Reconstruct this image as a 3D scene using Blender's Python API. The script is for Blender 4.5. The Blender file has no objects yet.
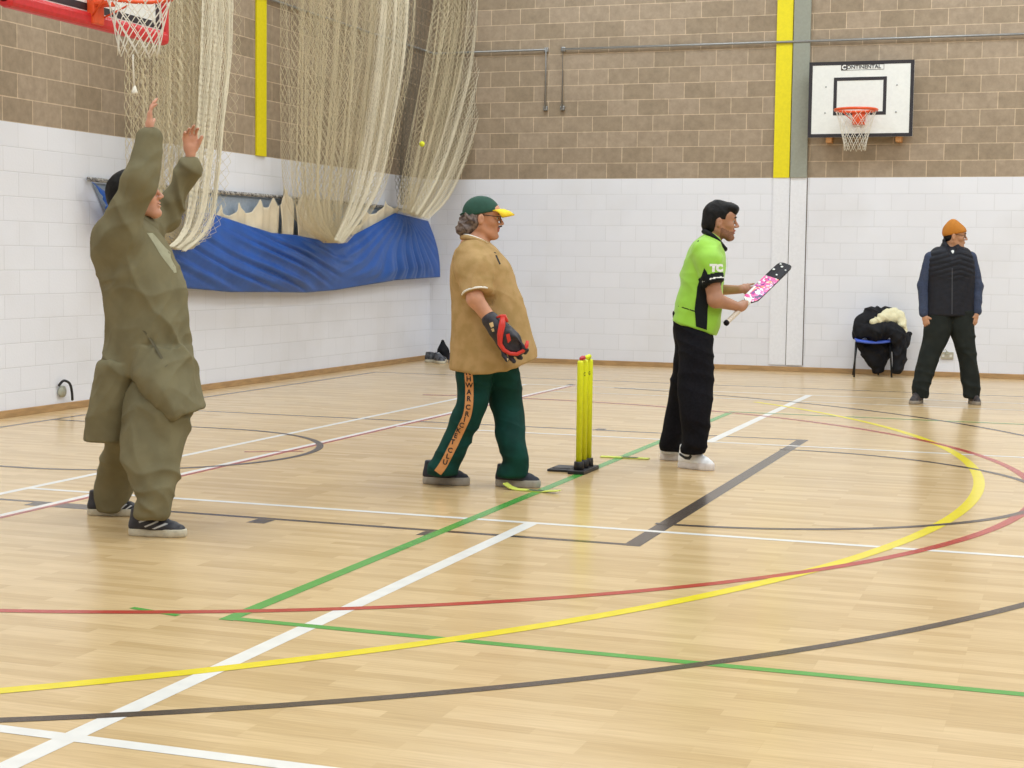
import bpy, math, random
import numpy as np
from mathutils import Vector, Matrix
from mathutils.bvhtree import BVHTree
sc = bpy.context.scene
COL = sc.collection
PI = math.pi

# ------------------------------------------------------------------ camera
CF, CP, CR, CY, CH = 1613.087, 0.07572, 0.01276, -0.33679, 1.3218   # focal (px of 1024), pitch, roll, yaw, height
Fv = Vector((math.sin(CY)*math.cos(CP), math.cos(CY)*math.cos(CP), -math.sin(CP)))
R0 = Vector((math.cos(CY), -math.sin(CY), 0.0)); U0 = R0.cross(Fv)
Rv = R0*math.cos(CR) + U0*math.sin(CR); Uv = U0*math.cos(CR) - R0*math.sin(CR)
camd = bpy.data.cameras.new('camera'); cam = bpy.data.objects.new('camera', camd); COL.objects.link(cam)
camd.sensor_width = 36; camd.lens = CF*36/1024; camd.clip_end = 200
Mc = Matrix((Rv, Uv, -Fv)).transposed().to_4x4(); Mc.translation = (0, 0, CH)
cam.matrix_world = Mc; sc.camera = cam

# ------------------------------------------------------------------ light
w = bpy.data.worlds.new('hall_world'); sc.world = w; w.use_nodes = True
w.node_tree.nodes['Background'].inputs[0].default_value = (1, 1, 1, 1)
w.node_tree.nodes['Background'].inputs[1].default_value = 0.3
LAMP = 140.0
for ix in range(4):
    for iy in range(4):
        l = bpy.data.lights.new('ceiling_lamp', 'AREA'); l.shape = 'RECTANGLE'; l.size = 2.4; l.size_y = 1.6
        l.energy = LAMP; l.color = (0.82, 0.925, 1.0)
        o = bpy.data.objects.new('ceiling_lamp', l); COL.objects.link(o)
        o.location = (-6.0 + ix*5.2, 1.5 + iy*5.4, 6.9)
sc.view_settings.view_transform = 'Standard'; sc.view_settings.look = 'None'
sc.view_settings.gamma = 1; sc.view_settings.use_curve_mapping = False
sc.view_settings.exposure = 0.17
sc.cycles.transparent_max_bounces = 16

# ------------------------------------------------------------------ pixel measurement -> world point at a real distance
def ray(px, py):
    px = float(px); py = float(py)
    return (px-512)/CF*Rv - (py-384)/CF*Uv + Fv
def on(px, py, axis, val):
    d = ray(px, py); o = Vector((0, 0, CH)); t = (val - o[axis])/d[axis]; return o + d*t
def ground(px, py): return on(px, py, 2, 0.0)
FH = Vector((math.sin(CY), math.cos(CY), 0)); RH = R0.copy()
ROTZ = math.atan2(RH.y, RH.x)

# ------------------------------------------------------------------ materials
def srgb(r, g, b):
    f = lambda c: c/12.92 if c <= .04045 else ((c+.055)/1.055)**2.4
    return (f(r/255), f(g/255), f(b/255), 1)
MATS = {}
def mat(name, rgb, rough=.6, metal=0, var=.06, vscale=30, bump=0, bscale=200, spec=.5, sheen=0, rgb2=None, stretch=None):
    if name in MATS: return MATS[name]
    m = bpy.data.materials.new(name); m.use_nodes = True; nt = m.node_tree; n = nt.nodes; L = nt.links
    b = n['Principled BSDF']; c = srgb(*rgb)
    b.inputs['Roughness'].default_value = rough; b.inputs['Metallic'].default_value = metal
    b.inputs['Specular IOR Level'].default_value = spec
    if sheen: b.inputs['Sheen Weight'].default_value = sheen
    tc = n.new('ShaderNodeTexCoord'); mp = n.new('ShaderNodeMapping'); L.new(tc.outputs['Object'], mp.inputs['Vector'])
    if stretch: mp.inputs['Scale'].default_value = stretch
    ns = n.new('ShaderNodeTexNoise'); ns.inputs['Scale'].default_value = vscale; ns.inputs['Detail'].default_value = 3
    L.new(mp.outputs['Vector'], ns.inputs['Vector'])
    rp = n.new('ShaderNodeValToRGB'); L.new(ns.outputs['Fac'], rp.inputs['Fac'])
    c2 = srgb(*rgb2) if rgb2 else tuple(min(1, v*(1+var)) for v in c[:3]) + (1,)
    c1 = c if rgb2 else tuple(v*(1-var) for v in c[:3]) + (1,)
    rp.color_ramp.elements[0].color = c1; rp.color_ramp.elements[0].position = .38
    rp.color_ramp.elements[1].color = c2; rp.color_ramp.elements[1].position = .62
    L.new(rp.outputs['Color'], b.inputs['Base Color'])
    if bump:
        nb = n.new('ShaderNodeTexNoise'); nb.inputs['Scale'].default_value = bscale; L.new(tc.outputs['Object'], nb.inputs['Vector'])
        bp = n.new('ShaderNodeBump'); bp.inputs['Strength'].default_value = bump; bp.inputs['Distance'].default_value = .003
        L.new(nb.outputs['Fac'], bp.inputs['Height']); L.new(bp.outputs['Normal'], b.inputs['Normal'])
    MATS[name] = m; return m

def wall_mat(name, ax, off=(0, 0), split=True):
    m = bpy.data.materials.new(name); m.use_nodes = True; nt = m.node_tree; n = nt.nodes; L = nt.links; b = n['Principled BSDF']
    b.inputs['Roughness'].default_value = .6; b.inputs['Specular IOR Level'].default_value = .3
    tc = n.new('ShaderNodeTexCoord'); sp = n.new('ShaderNodeSeparateXYZ'); L.new(tc.outputs['Object'], sp.inputs[0])
    cb = n.new('ShaderNodeCombineXYZ')
    ad = n.new('ShaderNodeMath'); ad.operation = 'ADD'; ad.inputs[1].default_value = off[0] + 40; L.new(sp.outputs[ax], ad.inputs[0])
    L.new(ad.outputs[0], cb.inputs[0]); L.new(sp.outputs[2], cb.inputs[1])
    def brick(c1, c2, mo, ms, smooth):
        k = n.new('ShaderNodeTexBrick'); k.inputs['Scale'].default_value = 1; k.inputs['Brick Width'].default_value = .4
        k.inputs['Row Height'].default_value = .2; k.inputs['Mortar Size'].default_value = ms; k.inputs['Mortar Smooth'].default_value = smooth
        k.inputs['Color1'].default_value = c1; k.inputs['Color2'].default_value = c2; k.inputs['Mortar'].default_value = mo; k.inputs['Bias'].default_value = 0
        L.new(cb.outputs[0], k.inputs['Vector']); return k
    up = brick(srgb(167, 149, 129), srgb(152, 135, 114), srgb(204, 182, 156), .0055, .3)
    lo = brick(srgb(233, 234, 242), srgb(230, 231, 239), srgb(220, 221, 228), .004, .5)
    nz = n.new('ShaderNodeTexNoise'); nz.inputs['Scale'].default_value = 13; nz.inputs['Detail'].default_value = 6; nz.inputs['Roughness'].default_value = .65
    L.new(tc.outputs['Object'], nz.inputs['Vector'])
    r1 = n.new('ShaderNodeValToRGB'); r1.color_ramp.elements[0].color = (.78, .77, .76, 1); r1.color_ramp.elements[1].color = (1.15, 1.15, 1.15, 1)
    r1.color_ramp.elements[0].position = .3; r1.color_ramp.elements[1].position = .7
    L.new(nz.outputs['Fac'], r1.inputs['Fac'])
    mu = n.new('ShaderNodeMixRGB'); mu.blend_type = 'MULTIPLY'; mu.inputs[0].default_value = .8
    L.new(up.outputs['Color'], mu.inputs[1]); L.new(r1.outputs['Color'], mu.inputs[2])
    # scuffed grime on the white paint
    n2 = n.new('ShaderNodeTexNoise'); n2.inputs['Scale'].default_value = 1.1; n2.inputs['Detail'].default_value = 7; L.new(tc.outputs['Object'], n2.inputs['Vector'])
    r2 = n.new('ShaderNodeValToRGB'); r2.color_ramp.elements[0].color = (1, 1, 1, 1); r2.color_ramp.elements[1].color = (.93, .92, .9, 1)
    r2.color_ramp.elements[0].position = .5; r2.color_ramp.elements[1].position = .75
    L.new(n2.outputs['Fac'], r2.inputs['Fac'])
    m2 = n.new('ShaderNodeMixRGB'); m2.blend_type = 'MULTIPLY'; m2.inputs[0].default_value = 1
    L.new(lo.outputs['Color'], m2.inputs[1]); L.new(r2.outputs['Color'], m2.inputs[2])
    gt = n.new('ShaderNodeMath'); gt.operation = 'GREATER_THAN'; gt.inputs[1].default_value = 2.4; L.new(sp.outputs[2], gt.inputs[0])
    mx = n.new('ShaderNodeMixRGB'); L.new(gt.outputs[0], mx.inputs[0]); L.new(m2.outputs[0], mx.inputs[1]); L.new(mu.outputs[0], mx.inputs[2])
    L.new(mx.outputs[0], b.inputs['Base Color'])
    bp = n.new('ShaderNodeBump'); bp.inputs['Strength'].default_value = .5; bp.inputs['Distance'].default_value = .004; bp.invert = True
    L.new(lo.outputs['Fac'], bp.inputs['Height'])
    b2 = n.new('ShaderNodeBump'); b2.inputs['Strength'].default_value = .25; b2.inputs['Distance'].default_value = .004
    n3 = n.new('ShaderNodeTexNoise'); n3.inputs['Scale'].default_value = 60; n3.inputs['Detail'].default_value = 4; L.new(tc.outputs['Object'], n3.inputs['Vector'])
    L.new(n3.outputs['Fac'], b2.inputs['Height']); L.new(bp.outputs['Normal'], b2.inputs['Normal']); L.new(b2.outputs['Normal'], b.inputs['Normal'])
    return m

def floor_mat():
    m = bpy.data.materials.new('beech_strip_floor'); m.use_nodes = True; nt = m.node_tree; n = nt.nodes; L = nt.links; b = n['Principled BSDF']
    tc = n.new('ShaderNodeTexCoord')
    mp = n.new('ShaderNodeMapping'); mp.inputs['Location'].default_value = (50, 50, 0); L.new(tc.outputs['Object'], mp.inputs['Vector'])
    k = n.new('ShaderNodeTexBrick'); k.inputs['Scale'].default_value = 1; k.inputs['Brick Width'].default_value = .46; k.inputs['Row Height'].default_value = .065
    k.inputs['Mortar Size'].default_value = .0006; k.inputs['Mortar Smooth'].default_value = .2; k.offset = .37; k.offset_frequency = 3; k.squash = 1
    k.inputs['Color1'].default_value = (0, 0, 0, 1); k.inputs['Color2'].default_value = (1, 1, 1, 1); k.inputs['Mortar'].default_value = (.3, .3, .3, 1)
    L.new(mp.outputs[0], k.inputs['Vector'])
    rp = n.new('ShaderNodeValToRGB'); e = rp.color_ramp.elements
    e[0].color = srgb(198, 168, 122); e[0].position = 0; e[1].color = srgb(217, 188, 144); e[1].position = 1
    x = e.new(.5); x.color = srgb(208, 179, 134)
    L.new(k.outputs['Color'], rp.inputs['Fac'])
    m2 = n.new('ShaderNodeMapping'); m2.inputs['Scale'].default_value = (1.6, 30, 1); L.new(tc.outputs['Object'], m2.inputs['Vector'])
    ns = n.new('ShaderNodeTexNoise'); ns.inputs['Scale'].default_value = 3; ns.inputs['Detail'].default_value = 6; L.new(m2.outputs[0], ns.inputs['Vector'])
    r2 = n.new('ShaderNodeValToRGB'); r2.color_ramp.elements[0].color = (.86, .84, .8, 1); r2.color_ramp.elements[1].color = (1.06, 1.06, 1.06, 1)
    r2.color_ramp.elements[0].position = .3; r2.color_ramp.elements[1].position = .65
    L.new(ns.outputs['Fac'], r2.inputs['Fac'])
    mu = n.new('ShaderNodeMixRGB'); mu.blend_type = 'MULTIPLY'; mu.inputs[0].default_value = .75; L.new(rp.outputs[0], mu.inputs[1]); L.new(r2.outputs[0], mu.inputs[2])
    L.new(mu.outputs[0], b.inputs['Base Color'])
    n3 = n.new('ShaderNodeTexNoise'); n3.inputs['Scale'].default_value = 2; n3.inputs['Detail'].default_value = 5; L.new(tc.outputs['Object'], n3.inputs['Vector'])
    mr = n.new('ShaderNodeMapRange'); mr.inputs[3].default_value = .17; mr.inputs[4].default_value = .27; L.new(n3.outputs['Fac'], mr.inputs[0]); L.new(mr.outputs[0], b.inputs['Roughness'])
    b.inputs['Specular IOR Level'].default_value = .5
    bp = n.new('ShaderNodeBump'); bp.inputs['Strength'].default_value = .04; bp.inputs['Distance'].default_value = .002; L.new(ns.outputs['Fac'], bp.inputs['Height']); L.new(bp.outputs[0], b.inputs['Normal'])
    return m

# ------------------------------------------------------------------ object helpers
def tag(o, label=None, cat=None, group=None, kind=None):
    if label: o['label'] = label
    if cat: o['category'] = cat
    if group: o['group'] = group
    if kind: o['kind'] = kind
    return o
def link(name, me, mats=None, parent=None):
    o = bpy.data.objects.new(name, me); COL.objects.link(o)
    if mats:
        for m in (mats if isinstance(mats, (list, tuple)) else [mats]): me.materials.append(m)
    if parent: o.parent = parent
    return o
def empty(name, loc=(0, 0, 0), rz=0):
    o = bpy.data.objects.new(name, None); COL.objects.link(o); o.location = loc; o.rotation_euler = (0, 0, rz); o.empty_display_size = .1
    return o
def npmesh(name, V, Q, smooth=True, mi=None):
    V = np.asarray(V, np.float32); Q = np.asarray(Q, np.int32); k = Q.shape[1]
    me = bpy.data.meshes.new(name); me.vertices.add(len(V)); me.vertices.foreach_set('co', V.ravel())
    me.loops.add(Q.size); me.loops.foreach_set('vertex_index', Q.ravel()); me.polygons.add(len(Q))
    me.polygons.foreach_set('loop_start', np.arange(0, Q.size, k, dtype=np.int32)); me.polygons.foreach_set('loop_total', np.full(len(Q), k, np.int32))
    if mi is not None: me.polygons.foreach_set('material_index', np.asarray(mi, np.int32))
    me.polygons.foreach_set('use_smooth', np.full(len(Q), smooth)); me.update(calc_edges=True); return me
class MB:
    """collects shapes into one mesh"""
    def __init__(s): s.v = []; s.f = []; s.m = []; s.sm = []
    def add(s, v, f, mi=0, smooth=False):
        b = len(s.v); s.v += [tuple(p) for p in v]; s.f += [tuple(i+b for i in q) for q in f]; s.m += [mi]*len(f); s.sm += [smooth]*len(f); return s
    def box(s, c, d, mi=0, M=None, bev=0):
        x, y, z = [q/2 for q in d]; bev = min(bev, x*.9, y*.9, z*.9)
        if bev <= 0:
            v = [Vector((a*x, b*y, e*z)) for a in (-1, 1) for b in (-1, 1) for e in (-1, 1)]
            f = [(0, 1, 3, 2), (4, 6, 7, 5), (0, 4, 5, 1), (2, 3, 7, 6), (0, 2, 6, 4), (1, 5, 7, 3)]
        else:
            import bmesh
            bm = bmesh.new(); bmesh.ops.create_cube(bm, size=1); bmesh.ops.scale(bm, vec=(2*x, 2*y, 2*z), verts=bm.verts)
            bmesh.ops.bevel(bm, geom=list(bm.edges), offset=bev, segments=2, affect='EDGES', profile=.5); bm.verts.index_update()
            v = [q.co.copy() for q in bm.verts]; f = [tuple(q.index for q in p.verts) for p in bm.faces]; bm.free()
        if M is not None: v = [M @ p for p in v]
        return s.add([p + Vector(c) for p in v], f, mi)
    def tube(s, pts, r, n=8, mi=0, cap=True, closed=False, flat=None):
        pts = [Vector(p) for p in pts]; N = len(pts); rr = r if isinstance(r, (list, tuple)) else [r]*N
        v = []; up = None
        for i, p in enumerate(pts):
            if closed: t = pts[(i+1) % N] - pts[i-1]
            else: t = pts[min(i+1, N-1)] - pts[max(i-1, 0)]
            if t.length < 1e-9: t = Vector((0, 0, 1))
            t.normalize()
            if up is None: up = Vector((0, 0, 1)) if abs(t.z) < .9 else Vector((1, 0, 0))
            u = t.cross(up);
            if u.length < 1e-4: u = t.orthogonal()
            u.normalize(); up = u.cross(t); w_ = up*(flat if flat else 1)
            for j in range(n): a = 2*PI*j/n; v.append(p + (u*math.cos(a) + w_*math.sin(a))*rr[i])
        f = [(i*n+j, i*n+(j+1) % n, (i+1)*n+(j+1) % n, (i+1)*n+j) for i in range(N-1) for j in range(n)]
        if closed: f += [((N-1)*n+j, (N-1)*n+(j+1) % n, (j+1) % n, j) for j in range(n)]
        elif cap: f += [tuple(range(n))[::-1], tuple((N-1)*n+j for j in range(n))]
        return s.add(v, f, mi, True)
    def build(s, name, mats, parent=None, M=None):
        me = bpy.data.meshes.new(name); me.from_pydata([tuple(M @ Vector(p)) if M else p for p in s.v], [], s.f)
        for p, m, q in zip(me.polygons, s.m, s.sm): p.material_index = m; p.use_smooth = q
        me.update(); return link(name, me, mats, parent)
def crom(pts, n=8):
    P = [Vector(p) for p in pts]; out = []
    for i in range(len(P)-1):
        a = P[max(i-1, 0)]; b = P[i]; c = P[i+1]; d = P[min(i+2, len(P)-1)]
        for k in range(n):
            t = k/n; out.append(.5*((2*b) + (c-a)*t + (2*a-5*b+4*c-d)*t*t + (3*b-3*c+d-a)*t**3))
    out.append(P[-1]); return out

# ------------------------------------------------------------------ smooth solids (distance field -> one continuous mesh)
class Solid:
    def __init__(s, lo, hi, res):
        s.lo = np.array(lo, float); s.res = res; s.n = np.ceil((np.array(hi)-s.lo)/res).astype(int)+1
        s.v = np.full(s.n, 1.0, np.float32)
    def reg(s, lo, hi):
        a = np.clip(np.floor((np.array(lo)-s.lo)/s.res).astype(int), 0, s.n-1); b = np.clip(np.ceil((np.array(hi)-s.lo)/s.res).astype(int)+1, 1, s.n)
        if np.any(b <= a): return None, None
        sl = tuple(slice(a[i], b[i]) for i in range(3))
        g = [(s.lo[i]+s.res*np.arange(a[i], b[i])).astype(np.float32) for i in range(3)]
        return sl, (g[0][:, None, None], g[1][None, :, None], g[2][None, None, :])
    def mix(s, sl, d, k, op='add'):
        a = s.v[sl]
        if op == 'sub': d = -d
        if op in ('sub', 'cut'):
            if k <= 0: s.v[sl] = np.maximum(a, d); return
            h = np.clip(.5-.5*(d-a)/k, 0, 1); s.v[sl] = d*(1-h)+a*h+k*h*(1-h); return
        if k <= 0: s.v[sl] = np.minimum(a, d); return
        h = np.clip(.5+.5*(d-a)/k, 0, 1); s.v[sl] = d*(1-h)+a*h-k*h*(1-h)
    def seg(s, a, b, ra, rb, k=.01, side=None, wa=1, wb=None, op='add'):
        a = np.array(a, float); b = np.array(b, float); wb = wa if wb is None else wb
        m = max(ra*max(1, wa), rb*max(1, wb)) + k + 2*s.res
        sl, g = s.reg(np.minimum(a, b)-m, np.maximum(a, b)+m)
        if sl is None: return s
        ab = b-a; L2 = max(ab@ab, 1e-12)
        p = [g[i]-a[i] for i in range(3)]
        t = np.clip((p[0]*ab[0]+p[1]*ab[1]+p[2]*ab[2])/L2, 0, 1); r = ra+(rb-ra)*t
        q = [p[i]-t*ab[i] for i in range(3)]; d2 = q[0]**2+q[1]**2+q[2]**2
        if side is not None:
            sd = np.array(side, float); sd /= np.linalg.norm(sd); c = q[0]*sd[0]+q[1]*sd[1]+q[2]*sd[2]; W = wa+(wb-wa)*t
            d2 = np.maximum(d2-c*c, 0)+(c/W)**2
        s.mix(sl, (np.sqrt(d2)-r).astype(np.float32), k, op); return s
    def chain(s, pts, rs, k=.01, side=None, ws=None, kk=None):
        for i in range(len(pts)-1):
            s.seg(pts[i], pts[i+1], rs[i], rs[i+1], k if i == 0 or kk is None else kk, side, ws[i] if ws else 1, ws[i+1] if ws else None)
        return s
    def ell(s, c, r, R=None, k=.01, op='add'):
        c = np.array(c, float); m = max(r)+k+2*s.res; sl, g = s.reg(c-m, c+m)
        if sl is None: return s
        p = [g[i]-c[i] for i in range(3)]
        if R is not None: p = [p[0]*R[0][j]+p[1]*R[1][j]+p[2]*R[2][j] for j in range(3)]
        q = np.sqrt(sum((p[i]/r[i])**2 for i in range(3))); gq = np.sqrt(sum((p[i]/r[i]**2)**2 for i in range(3)))+1e-9
        s.mix(sl, (q*(q-1)/gq).astype(np.float32), k, op); return s
    def loft(s, st, k=.02, n=2.0, rnd=0.0):
        """st: (z, x0, x1, yc, ry) from low z to high z"""
        st = sorted(st); Z = np.array([q[0] for q in st]); m = k+2*s.res
        lo = [min(q[1] for q in st)-m, min(q[3]-q[4] for q in st)-m, Z[0]-m]; hi = [max(q[2] for q in st)+m, max(q[3]+q[4] for q in st)+m, Z[-1]+m]
        sl, g = s.reg(lo, hi); z = g[2].ravel()
        def ip(j):
            y = np.array([q[j] for q in st], float); zz = np.clip(z, Z[0], Z[-1])
            if len(Z) < 3: return np.interp(zz, Z, y)
            mm = np.gradient(y, Z); i = np.clip(np.searchsorted(Z, zz)-1, 0, len(Z)-2); h = Z[i+1]-Z[i]; t = (zz-Z[i])/h
            return (2*t**3-3*t**2+1)*y[i]+(t**3-2*t**2+t)*h*mm[i]+(-2*t**3+3*t**2)*y[i+1]+(t**3-t**2)*h*mm[i+1]
        x0, x1, yc, ry = ip(1), ip(2), ip(3), ip(4); xc = (x0+x1)/2; rx = np.maximum((x1-x0)/2, .004)
        X = np.abs(g[0]-xc)/rx; Y = np.abs(g[1]-yc)/ry
        q = (X**n+Y**n)**(1/n); d = (q-1)*np.minimum(rx, ry)
        # better distance away from a circle
        gx = np.where(q > 1e-3, 1/np.sqrt((X/np.maximum(q, 1e-3)/rx)**2+(Y/np.maximum(q, 1e-3)/ry)**2+1e-9), .1); d = (q-1)*np.minimum(gx, .5)
        dz = np.maximum(Z[0]-g[2], g[2]-Z[-1])
        if rnd > 0:
            a = np.maximum(d+rnd, 0); b = np.maximum(dz+rnd, 0); d = np.minimum(np.maximum(d+rnd, dz+rnd), 0)+np.sqrt(a*a+b*b)-rnd
        else: d = np.maximum(d, dz)
        s.mix(sl, d.astype(np.float32), k); return s
    def plane(s, p, nrm, k=.004):
        """remove what lies on the side the normal points to"""
        nrm = np.array(nrm, float); nrm /= np.linalg.norm(nrm); sl, g = s.reg(s.lo, s.lo+s.n*s.res)
        d = (g[0]-p[0])*nrm[0]+(g[1]-p[1])*nrm[1]+(g[2]-p[2])*nrm[2]; s.mix(sl, d.astype(np.float32), k, 'cut'); return s
    def mesh(s, name, mats, parent=None, wrinkle=None, pick=None, M=None):
        v = s.v; sg = v < 0
        c = np.zeros(s.n-1, np.int8)
        for i in (0, 1):
            for j in (0, 1):
                for l in (0, 1): c += sg[i:s.n[0]-1+i, j:s.n[1]-1+j, l:s.n[2]-1+l]
        act = (c > 0) & (c < 8); cells = np.argwhere(act); idx = np.full(act.shape, -1, np.int32); idx[act] = np.arange(len(cells))
        acc = np.zeros((len(cells), 3)); cnt = np.zeros(len(cells))
        for ax in range(3):
            o1, o2 = [q for q in range(3) if q != ax]
            for a in (0, 1):
                for b in (0, 1):
                    off = np.zeros(3, int); off[o1] = a; off[o2] = b; p0 = cells+off; p1 = p0.copy(); p1[:, ax] += 1
                    v0 = v[tuple(p0.T)]; v1 = v[tuple(p1.T)]; x = (v0 < 0) != (v1 < 0)
                    t = np.where(x, v0/np.where(x, v0-v1, 1), 0); pos = off+np.eye(3)[ax]*t[:, None]
                    acc[x] += pos[x]; cnt[x] += 1
        V = s.lo+s.res*(cells+acc/cnt[:, None]); Q = []
        for ax in range(3):
            o1, o2 = (ax+1) % 3, (ax+2) % 3; a = [slice(None)]*3; b = [slice(None)]*3; a[ax] = slice(0, -1); b[ax] = slice(1, None)
            df = sg[tuple(a)] != sg[tuple(b)]; pts = np.argwhere(df); pts = pts[(pts[:, o1] > 0) & (pts[:, o2] > 0)]
            pts = pts[np.all(pts < np.array(act.shape), 1)]
            e1 = np.eye(3, dtype=int)[o1]; e2 = np.eye(3, dtype=int)[o2]
            q = np.stack([idx[tuple(pts.T)], idx[tuple((pts-e1).T)], idx[tuple((pts-e1-e2).T)], idx[tuple((pts-e2).T)]], 1)
            flip = ~sg[tuple(pts.T)]; q[flip] = q[flip][:, ::-1]; Q.append(q)
        Q = np.concatenate(Q); Q = Q[np.all(Q >= 0, 1)]
        # light smoothing, removes grid steps
        nb = np.zeros_like(V); nc = np.zeros(len(V))
        for i in range(4):
            A = Q[:, i]; B = Q[:, (i+1) % 4]; np.add.at(nb, A, V[B]); np.add.at(nc, A, 1); np.add.at(nb, B, V[A]); np.add.at(nc, B, 1)
        V = V*.5+.5*nb/np.maximum(nc, 1)[:, None]
        if wrinkle is not None:
            fn = np.cross(V[Q[:, 2]]-V[Q[:, 0]], V[Q[:, 3]]-V[Q[:, 1]]); N = np.zeros_like(V)
            for i in range(4): np.add.at(N, Q[:, i], fn)
            N /= np.linalg.norm(N, axis=1)[:, None]+1e-12; V = V+N*wrinkle(V)[:, None]
        mi = pick(V[Q].mean(1)) if pick is not None else None
        if M is not None: V = V@np.array(M.to_3x3()).T+np.array(M.translation)
        o = link(name, npmesh(name, V, Q, True, mi), mats, parent); return o
def vnoise(P, seed=0):
    P = P+100.0+seed*7.31; I = np.floor(P).astype(np.int64); f = P-I; f = f*f*(3-2*f); out = np.zeros(len(P))
    for a in (0, 1):
        for b in (0, 1):
            for c in (0, 1):
                h = ((I[:, 0]+a)*73856093) ^ ((I[:, 1]+b)*19349663) ^ ((I[:, 2]+c)*83492791) ^ (seed*2654435); h = (h*2654435761) & 0xffffffff; h = ((h >> 13) ^ h)*1274126177 & 0xffffffff
                out += (h/4294967295.0)*(f[:, 0] if a else 1-f[:, 0])*(f[:, 1] if b else 1-f[:, 1])*(f[:, 2] if c else 1-f[:, 2])
    return out
def folds(amp, dirs, seed=0, warp=.05):
    """cloth folds running across the given directions; dirs: (vector in folds per metre, weight)"""
    def f(V):
        W = V+warp*(np.stack([vnoise(V*6, seed+k) for k in range(3)], 1)-.5)*1.6; o = np.zeros(len(V))
        for i, (d, wt) in enumerate(dirs):
            d = np.array(d, float); fr = np.linalg.norm(d); dn = d/fr; q = W*fr*.33+(W@dn)[:, None]*dn[None]*fr*1.0
            n = vnoise(q, seed+5+i); m = vnoise(W*4, seed+20+i); o += wt*(.35+1.3*m)*((1-np.abs(2*n-1))**1.3-.45)
        return amp*1.15*o
    return f

# ------------------------------------------------------------------ the hall
WX, WY = -8.224, 20.113       # left wall, back wall
X1, Y0, ZC = 20.0, -2.6, 7.0
def slab(name, lo, hi, m):
    b = MB(); c = [(a+q)/2 for a, q in zip(lo, hi)]; b.box(c, [q-a for a, q in zip(lo, hi)]); o = b.build(name, m); return tag(o, kind='structure')
floor = slab('floor', (WX-.2, Y0-.2, -.1), (X1+.2, WY+.2, 0), floor_mat())
slab('wall_left', (WX-.2, Y0-.2, 0), (WX, WY+.2, ZC), wall_mat('left_wall_blocks', 1))
slab('wall_back', (WX, WY, 0), (X1+.2, WY+.2, ZC), wall_mat('back_wall_blocks', 0, (-.01, 0)))
slab('wall_right', (X1, Y0-.2, 0), (X1+.2, WY, ZC), wall_mat('right_wall_blocks', 1))
slab('wall_front', (WX, Y0-.2, 0), (X1, Y0, ZC), wall_mat('front_wall_blocks', 0))
slab('ceiling', (WX-.2, Y0-.2, ZC), (X1+.2, WY+.2, ZC+.1), mat('ceiling_paint', (225, 225, 222), .8))
wood = mat('baseboard_wood', (176, 140, 96), .5, var=.12, vscale=6, stretch=(1, 1, 6))
b = MB(); b.box((WX+.012, (Y0+WY)/2, .03), (.024, WY-Y0, .06), bev=.004); tag(b.build('baseboard_left', wood), kind='structure')
b = MB(); b.box(((WX+.03+X1)/2, WY-.012, .03), (X1-WX-.03, .024, .06), bev=.004); tag(b.build('baseboard_back', wood), kind='structure')
yel = mat('yellow_paint', (232, 216, 10), .45, var=.03); gry = mat('grey_green_paint', (148, 150, 138), .5, var=.04)
wht = mat('white_masonry_paint', (232, 233, 240), .6, var=.02); seam = mat('dark_seam', (110, 100, 95), .8)
b = MB(); b.box((-3.535, WY-.012, (2.4+ZC)/2), (.2, .024, ZC-2.4), bev=.003); tag(b.build('trim_1', yel), kind='structure')
b = MB(); b.box((-3.32, WY-.02, (2.4+ZC)/2), (.206, .04, ZC-2.4), bev=.003); tag(b.build('trim_2', gry), kind='structure')
b = MB(); b.box((-3.53, WY-.008, 1.24), (.205, .016, 2.32)); b.box((-3.318, WY-.012, 1.24), (.2, .024, 2.32))
b.box((-3.424, WY-.004, 1.24), (.012, .008, 2.32), 1); b.box((-3.213, WY-.004, 1.24), (.01, .008, 2.32), 1); tag(b.build('trim_3', [wht, seam]), kind='structure')
b = MB(); b.box((WX+.012, 15.33, (2.4+ZC)/2), (.024, .21, ZC-2.4), bev=.003); tag(b.build('trim_4', yel), kind='structure')

# ------------------------------------------------------------------ court lines: paint on the floor, children of the floor
def lm(name, rgb): return mat(name, rgb, .22, var=.03, vscale=12)
LW, LG, LK, LR, LY = lm('line_white', (232, 230, 226)), lm('line_green', (84, 160, 72)), lm('line_black', (78, 68, 62)), lm('line_red', (178, 62, 52)), lm('line_yellow', (232, 212, 40))
lz = [.0003]
def strip(pts, wd, m, lab):
    z = lz[0]; lz[0] += .00004; V = []; pts = [Vector((p[0], p[1])) for p in pts]; N = len(pts)
    for i, p in enumerate(pts):
        t = (pts[min(i+1, N-1)]-pts[max(i-1, 0)]).normalized(); q = Vector((-t.y, t.x))*wd/2; V += [(p.x-q.x, p.y-q.y, z), (p.x+q.x, p.y+q.y, z)]
    b = MB(); b.add(V, [(2*i, 2*i+2, 2*i+3, 2*i+1) for i in range(N-1)]); o = b.build('court_line', m, floor); o['label'] = lab
def arc(c, r, a0, a1, wd, m, lab, n=72): strip([(c[0]+r*math.cos(math.radians(a0+(a1-a0)*i/n)), c[1]+r*math.sin(math.radians(a0+(a1-a0)*i/n))) for i in range(n+1)], wd, m, lab)
strip([(-7.8, 2.2), (-7.8, 17.4)], .05, LK, 'black baseline beside the left wall')
strip([(-7.8, 17.4), (14, 17.4)], .05, LK, 'black sideline in front of the back wall')
strip([(-7.8, 7.281), (-1.9, 7.281)], .05, LK, 'thin black near edge of the key'); strip([(-7.8, 12.225), (-1.9, 12.225)], .05, LK, 'thin black far edge of the key')
strip([(-1.937, 7.25), (-1.937, 12.25)], .085, LK, 'thick black free throw line')
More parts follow.
